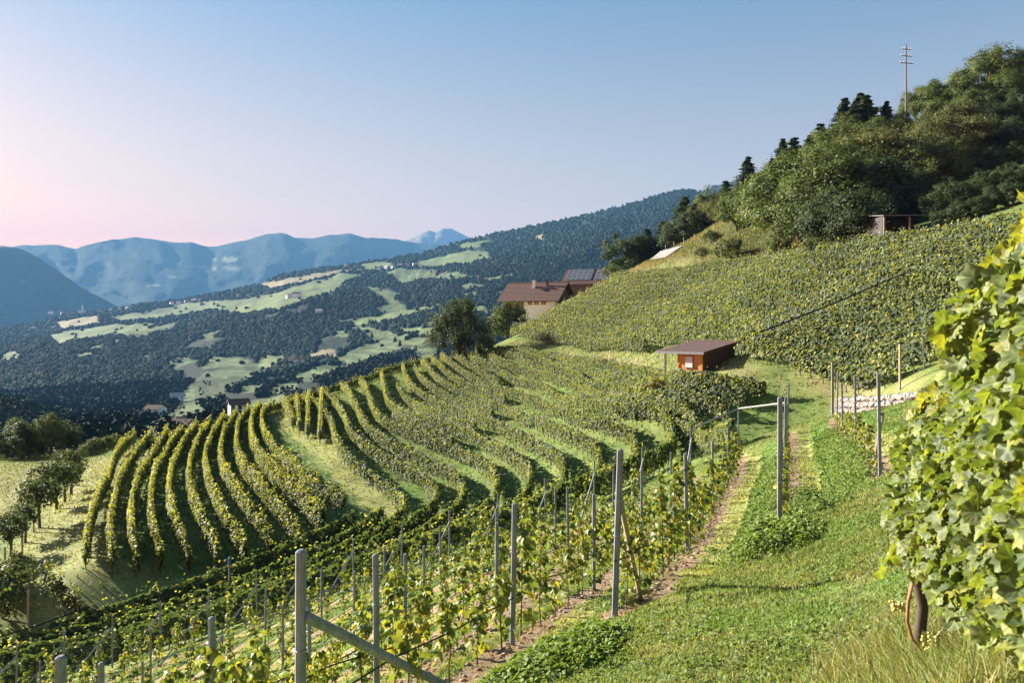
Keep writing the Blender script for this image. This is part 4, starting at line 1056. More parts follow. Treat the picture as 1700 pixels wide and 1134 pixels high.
TM = {
    'green_a': tree_mesh(1, 10, 8.5, 'round', 22000, 0.24, GRN + [(0.14, 0.17, 0.045), (0.12, 0.16, 0.045)]), 'green_b': tree_mesh(2, 12, 9, 'broad', 22000, 0.25, GRN + [(0.13, 0.15, 0.045)]),
    'olive_a': tree_mesh(3, 10, 9, 'round', 20000, 0.24, OLV), 'olive_b': tree_mesh(4, 10, 8, 'broad', 18000, 0.24, OLV + GRN),
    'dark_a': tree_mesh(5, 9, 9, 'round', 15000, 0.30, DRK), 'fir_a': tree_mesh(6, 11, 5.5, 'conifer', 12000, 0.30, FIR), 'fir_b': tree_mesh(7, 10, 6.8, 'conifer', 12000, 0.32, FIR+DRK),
    'walnut': tree_mesh(8, 8.6, 9.4, 'round', 17000, 0.24, DRK+[(0.05, 0.07, 0.03)]), 'bush': tree_mesh(9, 5, 5.5, 'round', 8000, 0.22, YLW+GRN), 'fruit_a': tree_mesh(10, 3.6, 2.6, 'orchard', 2200, 0.15, [(0.06, 0.085, 0.03), (0.085, 0.11, 0.045)]), 'fruit_b': tree_mesh(11, 3.2, 2.8, 'orchard', 2200, 0.15, [(0.055, 0.08, 0.028), (0.075, 0.10, 0.04)]),
    'scrub': tree_mesh(12, 2.0, 2.6, 'round', 2400, 0.16, GRN+OLV), 'gold': tree_mesh(13, 1.7, 1.9, 'round', 2600, 0.13, [(0.20, 0.17, 0.035), (0.15, 0.15, 0.04)]),
}
TH = {'green_a': 10, 'green_b': 12, 'olive_a': 10, 'olive_b': 10, 'dark_a': 9, 'fir_a': 11, 'fir_b': 10, 'walnut': 8.6, 'bush': 5, 'fruit_a': 3.6, 'fruit_b': 3.2, 'scrub': 2.0, 'gold': 1.7}
def tree(kind, name, label, u, D, h, cat='tree', group=None, wide=1.0, sink=0.0):
    x, y = (u-U0)/FPX*D, D; s = h/TH[kind]
    t = thing(name, label, cat, (x, y, H1(x, y)-sink), rotz=rng.random()*6.28, group=group, scale=(s*wide, s*wide, s))
    add('trunk', TM[kind][0], t); add('crown', TM[kind][1], t); return t
def tree_top(kind, name, label, u, vtop, D, **k):
    x = (u-U0)/FPX*D; zt = -(vtop-V0)/FPX*D; g = H1(x, D); return tree(kind, name, label, u, D, max(2.0, zt-g), **k)
GW = 'trees on the wooded ridge'
W = [('dark_a', 'broadleaf_tree', 'low dark tree at the very foot of the wooded ridge, beside the barn', 1046, 392, 162), ('fir_b', 'conifer_tree', 'dark fir just right of the lowest ridge tree', 1074, 380, 164), ('fir_a', 'conifer_tree', 'narrow fir behind the white sheet roof', 1100, 366, 162),
     ('fir_b', 'conifer_tree', 'tall fir above the dry bank fence', 1137, 326, 158), ('fir_a', 'conifer_tree', 'fir left of the round bushy tree on the dry bank', 1163, 322, 155), ('olive_b', 'broadleaf_tree', 'small olive tree between the dry bank firs', 1183, 318, 150), ('fir_b', 'conifer_tree', 'fir right behind the round bushy tree', 1205, 300, 152),
     ('green_a', 'broadleaf_tree', 'round bushy tree standing in front of the dark pine', 1222, 316, 122), ('fir_a', 'conifer_tree', 'dark pointed pine against the sky above the round bushy tree', 1242, 258, 138), ('fir_b', 'conifer_tree', 'pine right of the dark pointed pine', 1282, 262, 136),
     ('green_a', 'broadleaf_tree', 'light green tree at the left of the big grove', 1305, 268, 98), ('green_b', 'broadleaf_tree', 'big green tree in the middle of the grove', 1372, 240, 96), ('fir_b', 'conifer_tree', 'dark pine behind the left of the grove', 1318, 228, 122), ('fir_a', 'conifer_tree', 'dark pine behind the middle of the grove', 1345, 222, 122),
     ('green_b', 'broadleaf_tree', 'tall green tree just left of the pole line', 1395, 208, 114), ('fir_b', 'conifer_tree', 'dark pine crown tallest left of the utility pole', 1438, 158, 122), ('fir_a', 'conifer_tree', 'dark pine close to the utility pole', 1472, 166, 124), ('olive_a', 'broadleaf_tree', 'olive green tree below the utility pole', 1440, 210, 105),
     ('dark_a', 'broadleaf_tree', 'dark shaded tree right of the big green tree', 1430, 262, 96), ('olive_b', 'broadleaf_tree', 'thin olive tree at the foot of the utility pole', 1496, 185, 122), ('olive_a', 'broadleaf_tree', 'wide brownish olive tree right of the utility pole', 1560, 188, 108), ('olive_b', 'broadleaf_tree', 'pale olive tree under the wide brownish one', 1530, 228, 100),
     ('green_a', 'broadleaf_tree', 'green tree on the crest right of the pole', 1548, 138, 128), ('green_b', 'broadleaf_tree', 'second green tree on the crest right of the pole', 1580, 140, 126), ('olive_b', 'broadleaf_tree', 'olive tree on the crest left of the tall corner tree', 1520, 150, 130), ('green_b', 'broadleaf_tree', 'tallest tree at the top of the slope, in the corner of the view', 1640, 82, 128), ('green_b', 'broadleaf_tree', 'tall tree beside the corner tree, half out of view', 1690, 86, 126), ('green_a', 'broadleaf_tree', 'lower tree left under the tallest corner tree', 1602, 132, 124),
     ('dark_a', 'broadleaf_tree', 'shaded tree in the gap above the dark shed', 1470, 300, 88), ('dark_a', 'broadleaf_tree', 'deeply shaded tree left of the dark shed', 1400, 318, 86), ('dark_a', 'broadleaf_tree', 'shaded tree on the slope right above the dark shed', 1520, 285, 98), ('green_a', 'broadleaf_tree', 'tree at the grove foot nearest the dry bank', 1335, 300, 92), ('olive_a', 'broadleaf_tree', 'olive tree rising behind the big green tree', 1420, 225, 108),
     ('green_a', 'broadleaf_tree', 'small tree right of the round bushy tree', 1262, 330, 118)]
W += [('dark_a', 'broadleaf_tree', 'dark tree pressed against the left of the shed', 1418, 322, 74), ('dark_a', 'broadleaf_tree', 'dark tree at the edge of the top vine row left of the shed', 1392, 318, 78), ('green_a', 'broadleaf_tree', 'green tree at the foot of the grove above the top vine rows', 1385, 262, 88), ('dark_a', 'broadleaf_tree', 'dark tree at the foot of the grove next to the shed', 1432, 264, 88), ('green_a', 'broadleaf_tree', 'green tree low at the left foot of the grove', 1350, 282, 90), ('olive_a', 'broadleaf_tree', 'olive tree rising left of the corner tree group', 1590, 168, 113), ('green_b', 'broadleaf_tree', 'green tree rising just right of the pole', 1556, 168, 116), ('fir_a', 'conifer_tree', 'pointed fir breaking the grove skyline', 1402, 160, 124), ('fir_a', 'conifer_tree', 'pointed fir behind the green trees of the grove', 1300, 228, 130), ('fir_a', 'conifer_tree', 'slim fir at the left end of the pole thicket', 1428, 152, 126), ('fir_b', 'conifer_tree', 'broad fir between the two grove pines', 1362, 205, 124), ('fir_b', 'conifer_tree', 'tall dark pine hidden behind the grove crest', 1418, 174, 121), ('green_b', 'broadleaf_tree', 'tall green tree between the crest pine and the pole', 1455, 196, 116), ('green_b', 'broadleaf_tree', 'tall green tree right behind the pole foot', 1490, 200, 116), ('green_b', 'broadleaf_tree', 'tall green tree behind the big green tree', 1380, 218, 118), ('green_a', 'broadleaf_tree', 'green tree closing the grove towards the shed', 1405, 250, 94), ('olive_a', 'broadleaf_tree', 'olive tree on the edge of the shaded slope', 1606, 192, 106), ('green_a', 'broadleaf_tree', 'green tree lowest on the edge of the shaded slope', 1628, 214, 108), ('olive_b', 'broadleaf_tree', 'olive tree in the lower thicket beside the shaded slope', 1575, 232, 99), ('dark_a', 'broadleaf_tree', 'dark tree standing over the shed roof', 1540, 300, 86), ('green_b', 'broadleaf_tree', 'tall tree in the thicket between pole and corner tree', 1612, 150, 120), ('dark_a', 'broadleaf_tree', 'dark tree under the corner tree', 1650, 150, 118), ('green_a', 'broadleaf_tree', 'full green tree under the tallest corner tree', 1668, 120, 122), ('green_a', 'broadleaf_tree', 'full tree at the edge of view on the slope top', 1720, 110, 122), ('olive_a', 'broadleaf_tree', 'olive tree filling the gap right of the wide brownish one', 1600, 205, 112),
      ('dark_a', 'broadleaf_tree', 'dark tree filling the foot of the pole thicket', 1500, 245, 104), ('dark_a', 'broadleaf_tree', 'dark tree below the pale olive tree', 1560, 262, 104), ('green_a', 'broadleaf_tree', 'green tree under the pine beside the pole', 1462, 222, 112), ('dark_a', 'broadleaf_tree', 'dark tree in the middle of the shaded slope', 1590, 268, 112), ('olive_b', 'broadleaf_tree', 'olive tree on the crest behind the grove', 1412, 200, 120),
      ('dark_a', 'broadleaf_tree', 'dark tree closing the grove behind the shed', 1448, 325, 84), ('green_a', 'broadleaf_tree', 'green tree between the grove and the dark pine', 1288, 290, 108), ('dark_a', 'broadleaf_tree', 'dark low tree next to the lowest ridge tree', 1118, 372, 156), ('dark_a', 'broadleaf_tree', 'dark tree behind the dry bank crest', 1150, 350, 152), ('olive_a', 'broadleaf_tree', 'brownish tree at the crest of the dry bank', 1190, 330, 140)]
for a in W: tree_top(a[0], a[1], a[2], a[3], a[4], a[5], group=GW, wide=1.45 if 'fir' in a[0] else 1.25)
for i, (u, D, h, lab) in enumerate([(1212, 108, 3.2, 'green scrub bush on the dry bank below the round tree'), (1165, 122, 1.6, 'small scrub bush halfway down the dry bank'), (1290, 95, 2.6, 'scrub bush at the grove edge above the vines'), (1180, 128, 2.2, 'scrub bush at the crest of the dry bank'), (1360, 84, 2.4, 'brownish scrub bush just above the top vine row'), (1420, 80, 3.0, 'scrub bush beside the dark shed')]): tree('scrub', 'bush', lab, u, D, h, 'bush', 'bushes on the dry bank')
tree('walnut', 'walnut_tree', 'big round dark tree at the end of the vineyard below the farmhouse', 762, 121, 8.6, wide=1.0, sink=0.5)
tree('bush', 'garden_tree', 'rounded yellow-green tree in front of the farmhouse', 842, 141, 6.6, sink=0.3)
tree('scrub', 'bush', 'small grey-green bush between the dark round tree and the farmhouse', 806, 124, 2.2, 'bush')
tree('gold', 'bush', 'yellowish bush growing against the hut', 1086, 52.5, 1.5, 'bush')
tree('scrub', 'bush', 'dark bush beside the barn roof', 1016, 152, 2.6, 'bush')
GO = 'fruit trees along the track'
for i, (k, u, D, h, lab) in enumerate([('fruit_a', 118, 67, 4.0, 'fruit tree farthest up the grass track'), ('fruit_b', 94, 58, 3.5, 'bushy fruit tree second up the grass track'), ('fruit_b', 66, 52, 3.3, 'spreading fruit tree midway along the track'), ('fruit_a', 18, 46, 2.9, 'fruit tree nearest the dry corner'), ('fruit_a', 42, 49, 2.6, 'smaller fruit tree between the two nearest ones'), ('fruit_b', 108, 62, 3.2, 'fruit tree tucked behind the second one')]): tree(k, 'fruit_tree', lab, u, D, h, group=GO)
for i, (k, u, D, h, lab) in enumerate([('dark_a', 12, 92, 4.0, 'dark tree at the edge of view behind the open slope'), ('dark_a', 48, 90, 4.4, 'dark round tree behind the open slope'), ('green_a', 84, 90, 4.4, 'green tree at the top of the open slope'), ('green_a', 28, 98, 4.8, 'green tree behind the dark pair at the open slope'), ('dark_a', 112, 92, 3.6, 'small dark tree beside the top of the track'), ('green_a', 64, 100, 4.6, 'rear green tree above the orchard')]): tree(k, 'broadleaf_tree', lab, u, D, h, group='trees above the orchard')
for i, (u, D, h) in enumerate([(160, 88, 1.6), (176, 90, 1.5), (192, 92, 1.7), (146, 86, 1.4)]): tree('scrub', 'bush', f'{ORD[i]} low bush along the top end of the grass track', u, D, h, 'bush', 'bushes at the track top')
for i, (u, D, h) in enumerate([(4, 38, 2.2), (14, 40.5, 1.6), (28, 43, 1.2)]): tree('scrub', 'bush', ['brownish bush in the dry corner at the edge of view', 'second bush of the dry corner', 'small green bush by the track fence'][i], u, D, h, 'bush', 'bushes in the dry corner')

for i, (u, D, h) in enumerate([(1552, 74, 2.6), (1580, 76, 3.2), (1612, 75, 2.8), (1640, 76, 3.4), (1672, 75, 3.0), (1700, 77, 3.4), (1600, 84, 3.0), (1650, 86, 3.6), (1568, 67, 1.6), (1596, 66, 1.8), (1624, 65, 1.7), (1652, 65, 2.0), (1682, 64, 1.9), (1640, 108, 4.2), (1668, 112, 4.0), (1692, 104, 4.4), (1660, 97, 4.0), (1712, 112, 4.5)]): tree('dark_a', 'bush', f'{ORD[i]} dark shrub added to darken the slope beyond the shed', u, D, h, 'bush', 'dark shrubs added to darken the slope', wide=1.2)  # dark shrubs added to stand in for the deep shade on this slope

# ------------------------------------------------------------------ buildings
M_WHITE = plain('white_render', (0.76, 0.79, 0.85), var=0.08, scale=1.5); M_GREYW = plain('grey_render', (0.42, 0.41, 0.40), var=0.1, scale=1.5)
M_BROWN = plain('brown_boards', (0.10, 0.055, 0.035), var=0.3, scale=4, stretch=(4, 4, 0.4)); M_ROOF = plain('brown_tiles', (0.105, 0.062, 0.050), var=0.2, scale=2.5, bump=0.3)
M_ORANGE = plain('orange_boards', (0.50, 0.235, 0.06), var=0.22, scale=3, stretch=(5, 5, 0.3)); M_GLASS = plain('dark_pane', (0.02, 0.025, 0.03), rough=0.1, var=0.1, spec=0.6); M_PALEPANE = plain('pale_shutter', (0.55, 0.56, 0.56), var=0.05)
M_PANEL = plain('solar_cells', (0.085, 0.095, 0.115), rough=0.25, var=0.15, spec=0.8); M_ALU = plain('aluminium', (0.55, 0.56, 0.58), rough=0.4, var=0.05); M_SHEET = plain('white_sheet', (0.22, 0.215, 0.205), var=0.12, scale=2); M_SHEDROOF = plain('grey_sheet', (0.10, 0.10, 0.11), var=0.2, scale=2); M_REDBR = plain('dark_red_boards', (0.085, 0.045, 0.035), var=0.25, scale=4, stretch=(4, 4, 0.4))

def wall_prism(mb, L, W, h, hr):
    x, y = L/2, W/2
    return mb.poly([(-x,-y,-1.2),(x,-y,-1.2),(x,y,-1.2),(-x,y,-1.2),(-x,-y,h),(x,-y,h),(x,y,h),(-x,y,h),(-x,0,hr),(x,0,hr)], [(0,1,5,4),(2,3,7,6),(1,2,6,9,5),(3,0,4,8,7)])
def gable_roof(L, W, h, hr, ov, th, mat, parent, rows=0):
    x = L/2+ov; k = (hr-h)/(W/2); yy = W/2+ov; he = hr-k*yy
    r = add('roof', None, parent) if False else None
    mb = MB()
    for sgn in (-1, 1):
        nseg = 14
        for i in range(nseg):   # tile courses, each lapping the one below
            a, b = i/nseg, (i+1)/nseg
            y0, y1 = sgn*yy*(1-a), sgn*yy*(1-b); z0, z1 = he+(hr-he)*a, he+(hr-he)*b
            t0, t1 = th+0.05, th
            mb.poly([(-x,y0,z0),(x,y0,z0),(x,y1,z1),(-x,y1,z1),(-x,y0,z0+t0),(x,y0,z0+t0),(x,y1,z1+t1),(-x,y1,z1+t1)], [(0,3,2,1),(4,5,6,7),(0,1,5,4),(1,2,6,5),(2,3,7,6),(3,0,4,7)])
    mb.tube([(-x, 0, hr+th), (x, 0, hr+th)], 0.12, n=6)
    return mb.build('roof', mat, parent)
def window(parent, x, y, z, w, h, face='front', shutters=False):
    t = MB(); d = 0.06
    if face == 'front':
        fr = MB().box((x, y-0.02, z), (w+0.16, 0.08, h+0.16)).build('window', M_WHITE, parent); MB().box((x-w/4, y-0.065, z), (w/2-0.06, 0.02, h-0.04)).build('pane', M_GLASS, fr); MB().box((x+w/4, y-0.065, z), (w/2-0.06, 0.02, h-0.04)).build('pane', M_GLASS, fr)
    else:
        fr = MB().box((x+0.02, y, z), (0.08, w+0.16, h+0.16)).build('window', M_WHITE, parent); MB().box((x+0.065, y-w/4, z), (0.02, w/2-0.06, h-0.04)).build('pane', M_GLASS, fr); MB().box((x+0.065, y+w/4, z), (0.02, w/2-0.06, h-0.04)).build('pane', M_GLASS, fr)
    return fr

# farmhouse
c = at(893, 540, 166); fh = thing('farmhouse', 'white farmhouse with a broad brown tiled gable roof above the vineyard', 'house', (c[0], c[1], 0.0), rotz=R(-24))
L_, W_, he_, hr_ = 11.5, 9.5, 5.6, 8.9
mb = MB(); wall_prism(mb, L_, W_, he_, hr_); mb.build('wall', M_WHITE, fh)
MB().box((-L_/2+2.3, -W_/2-0.06, 3.9), (4.4, 0.14, 3.2)).build('timber_cladding', M_BROWN, fh)
gp = MB().poly([(L_/2+0.05,-W_/2,4.6),(L_/2+0.05,W_/2,4.6),(L_/2+0.05,W_/2,he_),(L_/2+0.05,0,hr_),(L_/2+0.05,-W_/2,he_),(L_/2-0.05,-W_/2,4.6),(L_/2-0.05,W_/2,4.6)], [(0,1,2,3,4),(0,5,6,1)]); gp.build('gable_boarding', M_BROWN, fh)
rf = gable_roof(L_, W_, he_, hr_, 1.15, 0.16, M_ROOF, fh)
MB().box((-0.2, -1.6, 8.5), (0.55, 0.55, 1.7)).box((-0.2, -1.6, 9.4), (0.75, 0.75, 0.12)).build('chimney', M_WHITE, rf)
MB().box((2.6, -1.2, 8.9), (0.4, 0.4, 1.3)).box((2.6, -1.2, 9.6), (0.55, 0.55, 0.1)).build('chimney', M_BROWN, rf)
MB().box((2.3, -2.6, 7.55), (0.9, 0.75, 0.12), M=Matrix.Rotation(R(34), 3, 'X')).build('skylight', M_GLASS, rf)
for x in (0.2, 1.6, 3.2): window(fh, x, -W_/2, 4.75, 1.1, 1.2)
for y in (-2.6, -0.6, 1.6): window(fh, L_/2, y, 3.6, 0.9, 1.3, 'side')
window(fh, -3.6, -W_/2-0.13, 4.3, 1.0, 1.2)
bal = MB().box((-L_/2+2.3, -W_/2-0.75, 2.6), (4.6, 1.2, 0.14)).build('balcony', M_BROWN, fh)
for k in range(12): MB().box((-L_/2+0.15+k*0.39, -W_/2-1.28, 3.1), (0.12, 0.05, 0.95)).build('baluster', M_BROWN, bal)
# barn with solar roof
c = at(992, 520, 188); bn = thing('barn', 'brown barn with two fields of solar panels on its roof', 'barn', (c[0], c[1], H1(c[0], c[1])-1), rotz=R(-20))
L_, W_ = 14.0, 9.0; zb = at(0, 449, 190)[2]-bn.location.z; he_, hr_ = zb-3.2, zb
mb = MB(); wall_prism(mb, L_, W_, he_, hr_); mb.build('wall', M_BROWN, bn); rf = gable_roof(L_, W_, he_, hr_, 0.8, 0.14, M_ROOF, bn)
k_ = (hr_-he_)/(W_/2); ang = math.atan(k_); pan = None
pm_ = MB().box((0, 0, 0), (1.15, 1.05, 0.04)).mesh('solar_panel', M_PANEL); fm_ = MB().box((0, 0, -0.015), (1.23, 1.13, 0.04)).mesh('panel_frame', M_ALU)
for blk in range(2):
    for i in range(5):
        for j in range(4):
            y = -0.55-j*1.0; x = -6.3+blk*7.0+i*1.26
            p_ = add('solar_panel', pm_, rf, loc=(x, y, hr_+y*k_+0.33), rot=(ang, 0, 0)); add('panel_frame', fm_, p_)
# hut in the vineyard
gh = at(1166, 605, 53.5); hut = thing('garden_hut', 'small wooden hut with orange front and brown lean-to roof among the vines', 'hut', (gh[0], gh[1], -3.6), rotz=R(-43))
# local x runs along the front to the right, y to the back; origin at the front right corner
zf, zr = 1.78, 2.40; Lf, Ld = 3.1, 4.7
MB().box((-0.95, 0.05, 0.7), (1.9, 0.1, 2.2)).build('front_wall', M_ORANGE, hut)
for x in (-1.87, -0.03): MB().box((x, -0.02, 0.7), (0.1, 0.06, 2.2)).build('corner_board', M_ORANGE, hut)
wf = MB().box((-1.0, -0.03, 1.05), (0.66, 0.06, 0.86)).build('window', M_WOODGREY, hut); MB().box((-1.0, -0.075, 1.05), (0.56, 0.03, 0.76)).build('pane', M_PALEPANE, wf)
MB().poly([(0,0.1,-0.4),(0,Ld,-0.4),(0,Ld,zr-0.05),(0,0.1,zf-0.05),(-0.12,0.1,-0.4),(-0.12,Ld,-0.4),(-0.12,Ld,zr-0.05),(-0.12,0.1,zf-0.05)], [(0,1,2,3),(7,6,5,4),(0,3,7,4),(1,5,6,2)]).build('side_wall', M_REDBR, hut)
MB().box((-Lf/2, Ld-0.06, 0.95), (Lf-0.3, 0.1, 2.7)).build('back_wall', M_REDBR, hut); MB().box((-1.95, Ld/2+0.1, 0.7), (0.1, Ld-0.4, 2.2)).build('inner_wall', M_REDBR, hut)
MB().box((-Lf+0.1, 0.1, 0.7), (0.12, 0.12, 2.2)).build('corner_post', M_WOODGREY, hut)
rb = MB(); nr = 26; x0, x1 = -Lf-0.35, 0.35; y0, y1 = -0.45, Ld+0.3
kz = (zr-zf)/Ld; prof = []
nr = 14
for i in range(nr):
    xa = x0+(x1-x0)*i/nr; wd_ = (x1-x0)/nr; prof += [(xa, 0.0), (xa+wd_*0.86, 0.0), (xa+wd_*0.90, 0.022), (xa+wd_*0.96, 0.022)]
prof.append((x1, 0.0))
pts = [(x, y0, zf+kz*y0+0.05+dz) for x, dz in prof]+[(x, y1, zf+kz*y1+0.05+dz) for x, dz in prof]; n_p = len(prof)
rb.poly(pts, [(i, i+1, n_p+i+1, n_p+i) for i in range(n_p-1)])
roof_ = rb.build('roof', plain('hut_roof_sheet', (0.20, 0.125, 0.105), var=0.15, scale=3, rough=0.6), hut)
MB().box(((x0+x1)/2, y0+0.02, zf+kz*y0-0.03), (x1-x0, 0.05, 0.16)).build('fascia', M_GALV, roof_); MB().poly([(x1,y0,zf+kz*y0-0.1),(x1,y1,zf+kz*y1-0.1),(x1,y1,zf+kz*y1+0.06),(x1,y0,zf+kz*y0+0.06),(x1-0.04,y0,zf+kz*y0-0.1),(x1-0.04,y1,zf+kz*y1-0.1)], [(0,1,2,3),(0,4,5,1)]).build('verge_board', M_BROWN, roof_)
# dark shed under the trees
c = at(1496, 390, 70); zs = H1(c[0], c[1]); sh = thing('dark_shed', 'dark open shed with a grey lean-to roof in the shade under the trees', 'shed', (c[0], c[1], zs), rotz=R(4))
zt = -(356-V0)/FPX*70-zs
MB().poly([(-2.5,-1.5,zt-0.35),(2.3,-1.5,zt-0.25),(2.1,1.8,zt+0.1),(-2.5,1.8,zt+0.05),(-2.5,-1.5,zt-0.27),(2.3,-1.5,zt-0.17),(2.1,1.8,zt+0.18),(-2.5,1.8,zt+0.13)], [(0,3,2,1),(4,5,6,7),(0,1,5,4),(1,2,6,5),(2,3,7,6),(3,0,4,7)]).build('roof', M_SHEDROOF, sh)
for x in (-2.3, 0.0, 2.1): MB().box((x, -1.3, (zt-0.4)/2-0.5), (0.14, 0.14, zt+0.6)).build('post', M_WOODGREY, sh)
M_SHED = plain('shade_dark_boards', (0.035, 0.03, 0.028), var=0.3, scale=4, stretch=(4, 4, 0.4)); MB().box((-0.1, 1.65, zt/2-0.5), (4.5, 0.1, zt+0.8)).build('back_wall', M_SHED, sh); MB().box((-2.35, 0.2, zt/2-0.6), (0.1, 2.8, zt+0.5)).build('side_wall', M_SHED, sh)  # boards near black: the deep shade is put into the wall colour
# white sheet roof on the dry bank
P4 = [cast([a])[0] for a in [(1078, 434), (1096, 421), (1133, 412), (1104, 430)]]
c = np.mean(P4, 0); sr = thing('sheet_shelter', 'low white corrugated sheet roof on the dry bank by the fence', 'shelter', tuple(c))
prof = []; nn = 17
A_, B_, C_, D_ = [np.array(p_)-c for p_ in P4]
A_[2] += 0.25; B_[2] += 0.45; C_[2] += 0.5; D_[2] += 0.3
rb = MB(); pts = []
for i in range(nn):
    f = i/(nn-1); dz = np.array([0, 0, 0.06 if i % 2 else 0]); pts.append(A_*(1-f)+D_*f+dz)
for i in range(nn):
    f = i/(nn-1); dz = np.array([0, 0, 0.06 if i % 2 else 0]); pts.append(B_*(1-f)+C_*f+dz)
rb.poly(pts, [(i, i+1, nn+i+1, nn+i) for i in range(nn-1)]); rb.build('roof_sheet', M_SHEET, sr)
for q in (A_, B_, C_, D_): MB().box((q[0]*0.95, q[1]*0.95, q[2]-0.7), (0.1, 0.1, 1.4)).build('post', M_WOODPOST, sr)
# fence on the dry bank
prev = None
for i, (u, v) in enumerate([(1105, 418), (1119, 413), (1135, 407), (1153, 401), (1171, 394), (1186, 388)]):
    q = cast([(u, v)])[0]; t = thing('fence_post', f'{ORD[i]} thin fence post up the dry bank', 'post', (q[0], q[1], H1(q[0], q[1])), group='fence posts on the dry bank')
    MB().box((0, 0, 0.55), (0.11, 0.11, 1.7)).build('shaft', M_WOODPOST, t)
# utility pole
c = cast([(1504, 232)])[0]; c = np.array([c[0], c[1], H1(c[0], c[1])]); zt = -(73-V0)/FPX*c[1]-c[2]
up_ = thing('utility_pole', 'tall wooden utility pole with three crossarms on the ridge', 'pole', tuple(c), rotz=R(12))
MB().tube([(0, 0, -0.5), (0, 0, zt*0.5), (0, 0, zt)], [0.17, 0.14, 0.10], n=10).build('shaft', M_WOODGREY, up_)
for z, w in ((zt-0.75, 1.5), (zt-1.8, 1.9), (zt-2.9, 2.3)):
    ca = MB().box((0, -0.12, z), (w, 0.11, 0.12)).build('crossarm', M_WOODGREY, up_)
    for sx in (-1, 1):
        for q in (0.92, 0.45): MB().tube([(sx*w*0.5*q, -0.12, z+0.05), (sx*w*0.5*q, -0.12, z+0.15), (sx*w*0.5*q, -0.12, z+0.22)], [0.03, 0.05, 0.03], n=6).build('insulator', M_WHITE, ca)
# fence on the top meadow
for i in range(6):
    u = 1632+i*14; q = cast([(u, 196)])[0]; t = thing('rail_fence_post', f'{ORD[i]} post of the rail fence under the corner tree', 'post', (q[0], q[1], H1(q[0], q[1])), group='rail fence under the corner tree')
    MB().box((0, 0, 0.5), (0.12, 0.12, 1.6)).build('shaft', M_WOODPOST, t)
# fence along the orchard track
for i, (u, v) in enumerate([(16, 990), (26, 1010), (37, 925), (56, 885), (98, 822), (112, 806), (130, 778), (146, 757), (155, 748), (8, 960), (47, 1038)]):
    q = cast([(u, v)], d0=20)[0]; t = thing('fence_post', f'{ORD[i]} wooden fence post along the orchard track', 'post', (q[0], q[1], H1(q[0], q[1])), group='fence posts along the orchard track')
    MB().box((0, 0, 0.7), (0.09, 0.09, 2.0), bev=0.01).build('shaft', M_WOODPOST, t)
# pole with blue cap among the hollow rows
q = cast([(381, 1005)], d0=31.5)[0]; t = thing('sprinkler_pole', 'thin sprinkler pole with a blue head standing in the vines', 'sprinkler', (q[0], q[1], H1(q[0], q[1])))
hp = -(925-V0)/FPX*q[1]-t.location.z
M_BLUE = plain('blue_cap', (0.05, 0.12, 0.25), var=0.1); MB().tube([(0, 0, -0.2), (0, 0, hp-0.4)], 0.05, n=8).build('pole', M_CONC, t); MB().tube([(0, 0, hp-0.4), (0, 0, hp-0.1), (0.02, 0, hp)], [0.075, 0.08, 0.05], n=8).build('sprinkler_head', M_BLUE, t)
# black pipe slung across the upper vineyard, and one over the lower rows
pl = cast([(1262, 553), (1300, 538), (1350, 518), (1392, 502), (1430, 485), (1470, 468), (1510, 452)], 2.1, d0=31)
tag(MB().tube([tuple(p_+np.array([0, 0, 0.05])) for p_ in pl], 0.055, n=5).build('supply_pipe', M_BLACK), 'black water pipe slung diagonally across the upper vineyard', 'pipe')
pl = cast([(0, 1058), (60, 1040), (110, 1022), (150, 1008)], 2.0, d0=31)
tag(MB().tube([tuple(p_) for p_ in pl], 0.03, n=5).build('supply_pipe', M_BLACK), 'thin black pipe strung over the lowest vine rows', 'pipe')
# tall dark vineyard end posts by the stone wall
for i, (u, v, D, lab) in enumerate([(1382, 690, 31.8, 'old end post at the corner of the hollow rows by the stone wall'), (1494, 640, 38, 'wooden end post of the lowest upper row above the stone wall')]):
    x, y = (u-U0)/FPX*D, D; t = thing('end_post', lab, 'post', (x, y, H1(x, y)), group='old end posts'); MB().box((0, 0, 0.95), (0.09, 0.09, 2.5), bev=0.012).build('shaft', M_WOODGREY if i == 0 else M_WOODPOST, t)

# stone wall: every boulder its own piece
M_STONE = plain('pale_boulder', (0.25, 0.215, 0.19), rough=0.9, var=0.22, scale=2.2, bump=0.4, c2=(0.27, 0.25, 0.23))
sw0 = WALL0; sw = thing('stone_wall', 'pale boulder retaining wall behind the young vines', 'wall', (sw0[0], sw0[1], sw0[2]))
def stone_mesh(seed):
    import bmesh
    bm = bmesh.new(); bmesh.ops.create_icosphere(bm, subdivisions=1, radius=0.5)
    r_ = np.random.default_rng(seed)
    for v in bm.verts:
        v.co *= 0.85+0.35*r_.random(); 
        for a in range(3): v.co[a] = max(-0.4, min(0.4, v.co[a]))*1.2
    me = bpy.data.meshes.new('stone'); bm.to_mesh(me); bm.free(); me.materials.append(M_STONE); return me
SM = [stone_mesh(k) for k in range(7)]
sdir = at(1540, 694, 31.8)-sw0; LW = float(np.hypot(sdir[0], sdir[1])); ex = sdir/LW; ex[2] = 0
for course in range(4):
    x = -0.15+0.12*course
    while x < LW:
        w = rng.uniform(0.30, 0.62); hgt = rng.uniform(0.28, 0.40)
        q = ex*(x+w/2)+np.array([0.32, 0.03, 0])*course*0.35+np.array([-0.42, 0, 0])
        gz_ = 0.115*x
        add('stone', SM[rng.integers(7)], sw, loc=(q[0], q[1], gz_+course*0.29+0.08+rng.normal()*0.02), rot=(rng.normal()*0.2, rng.normal()*0.2, rng.random()*6.28), scale=(w*0.9, w*0.9, hgt))
        x += w*0.97
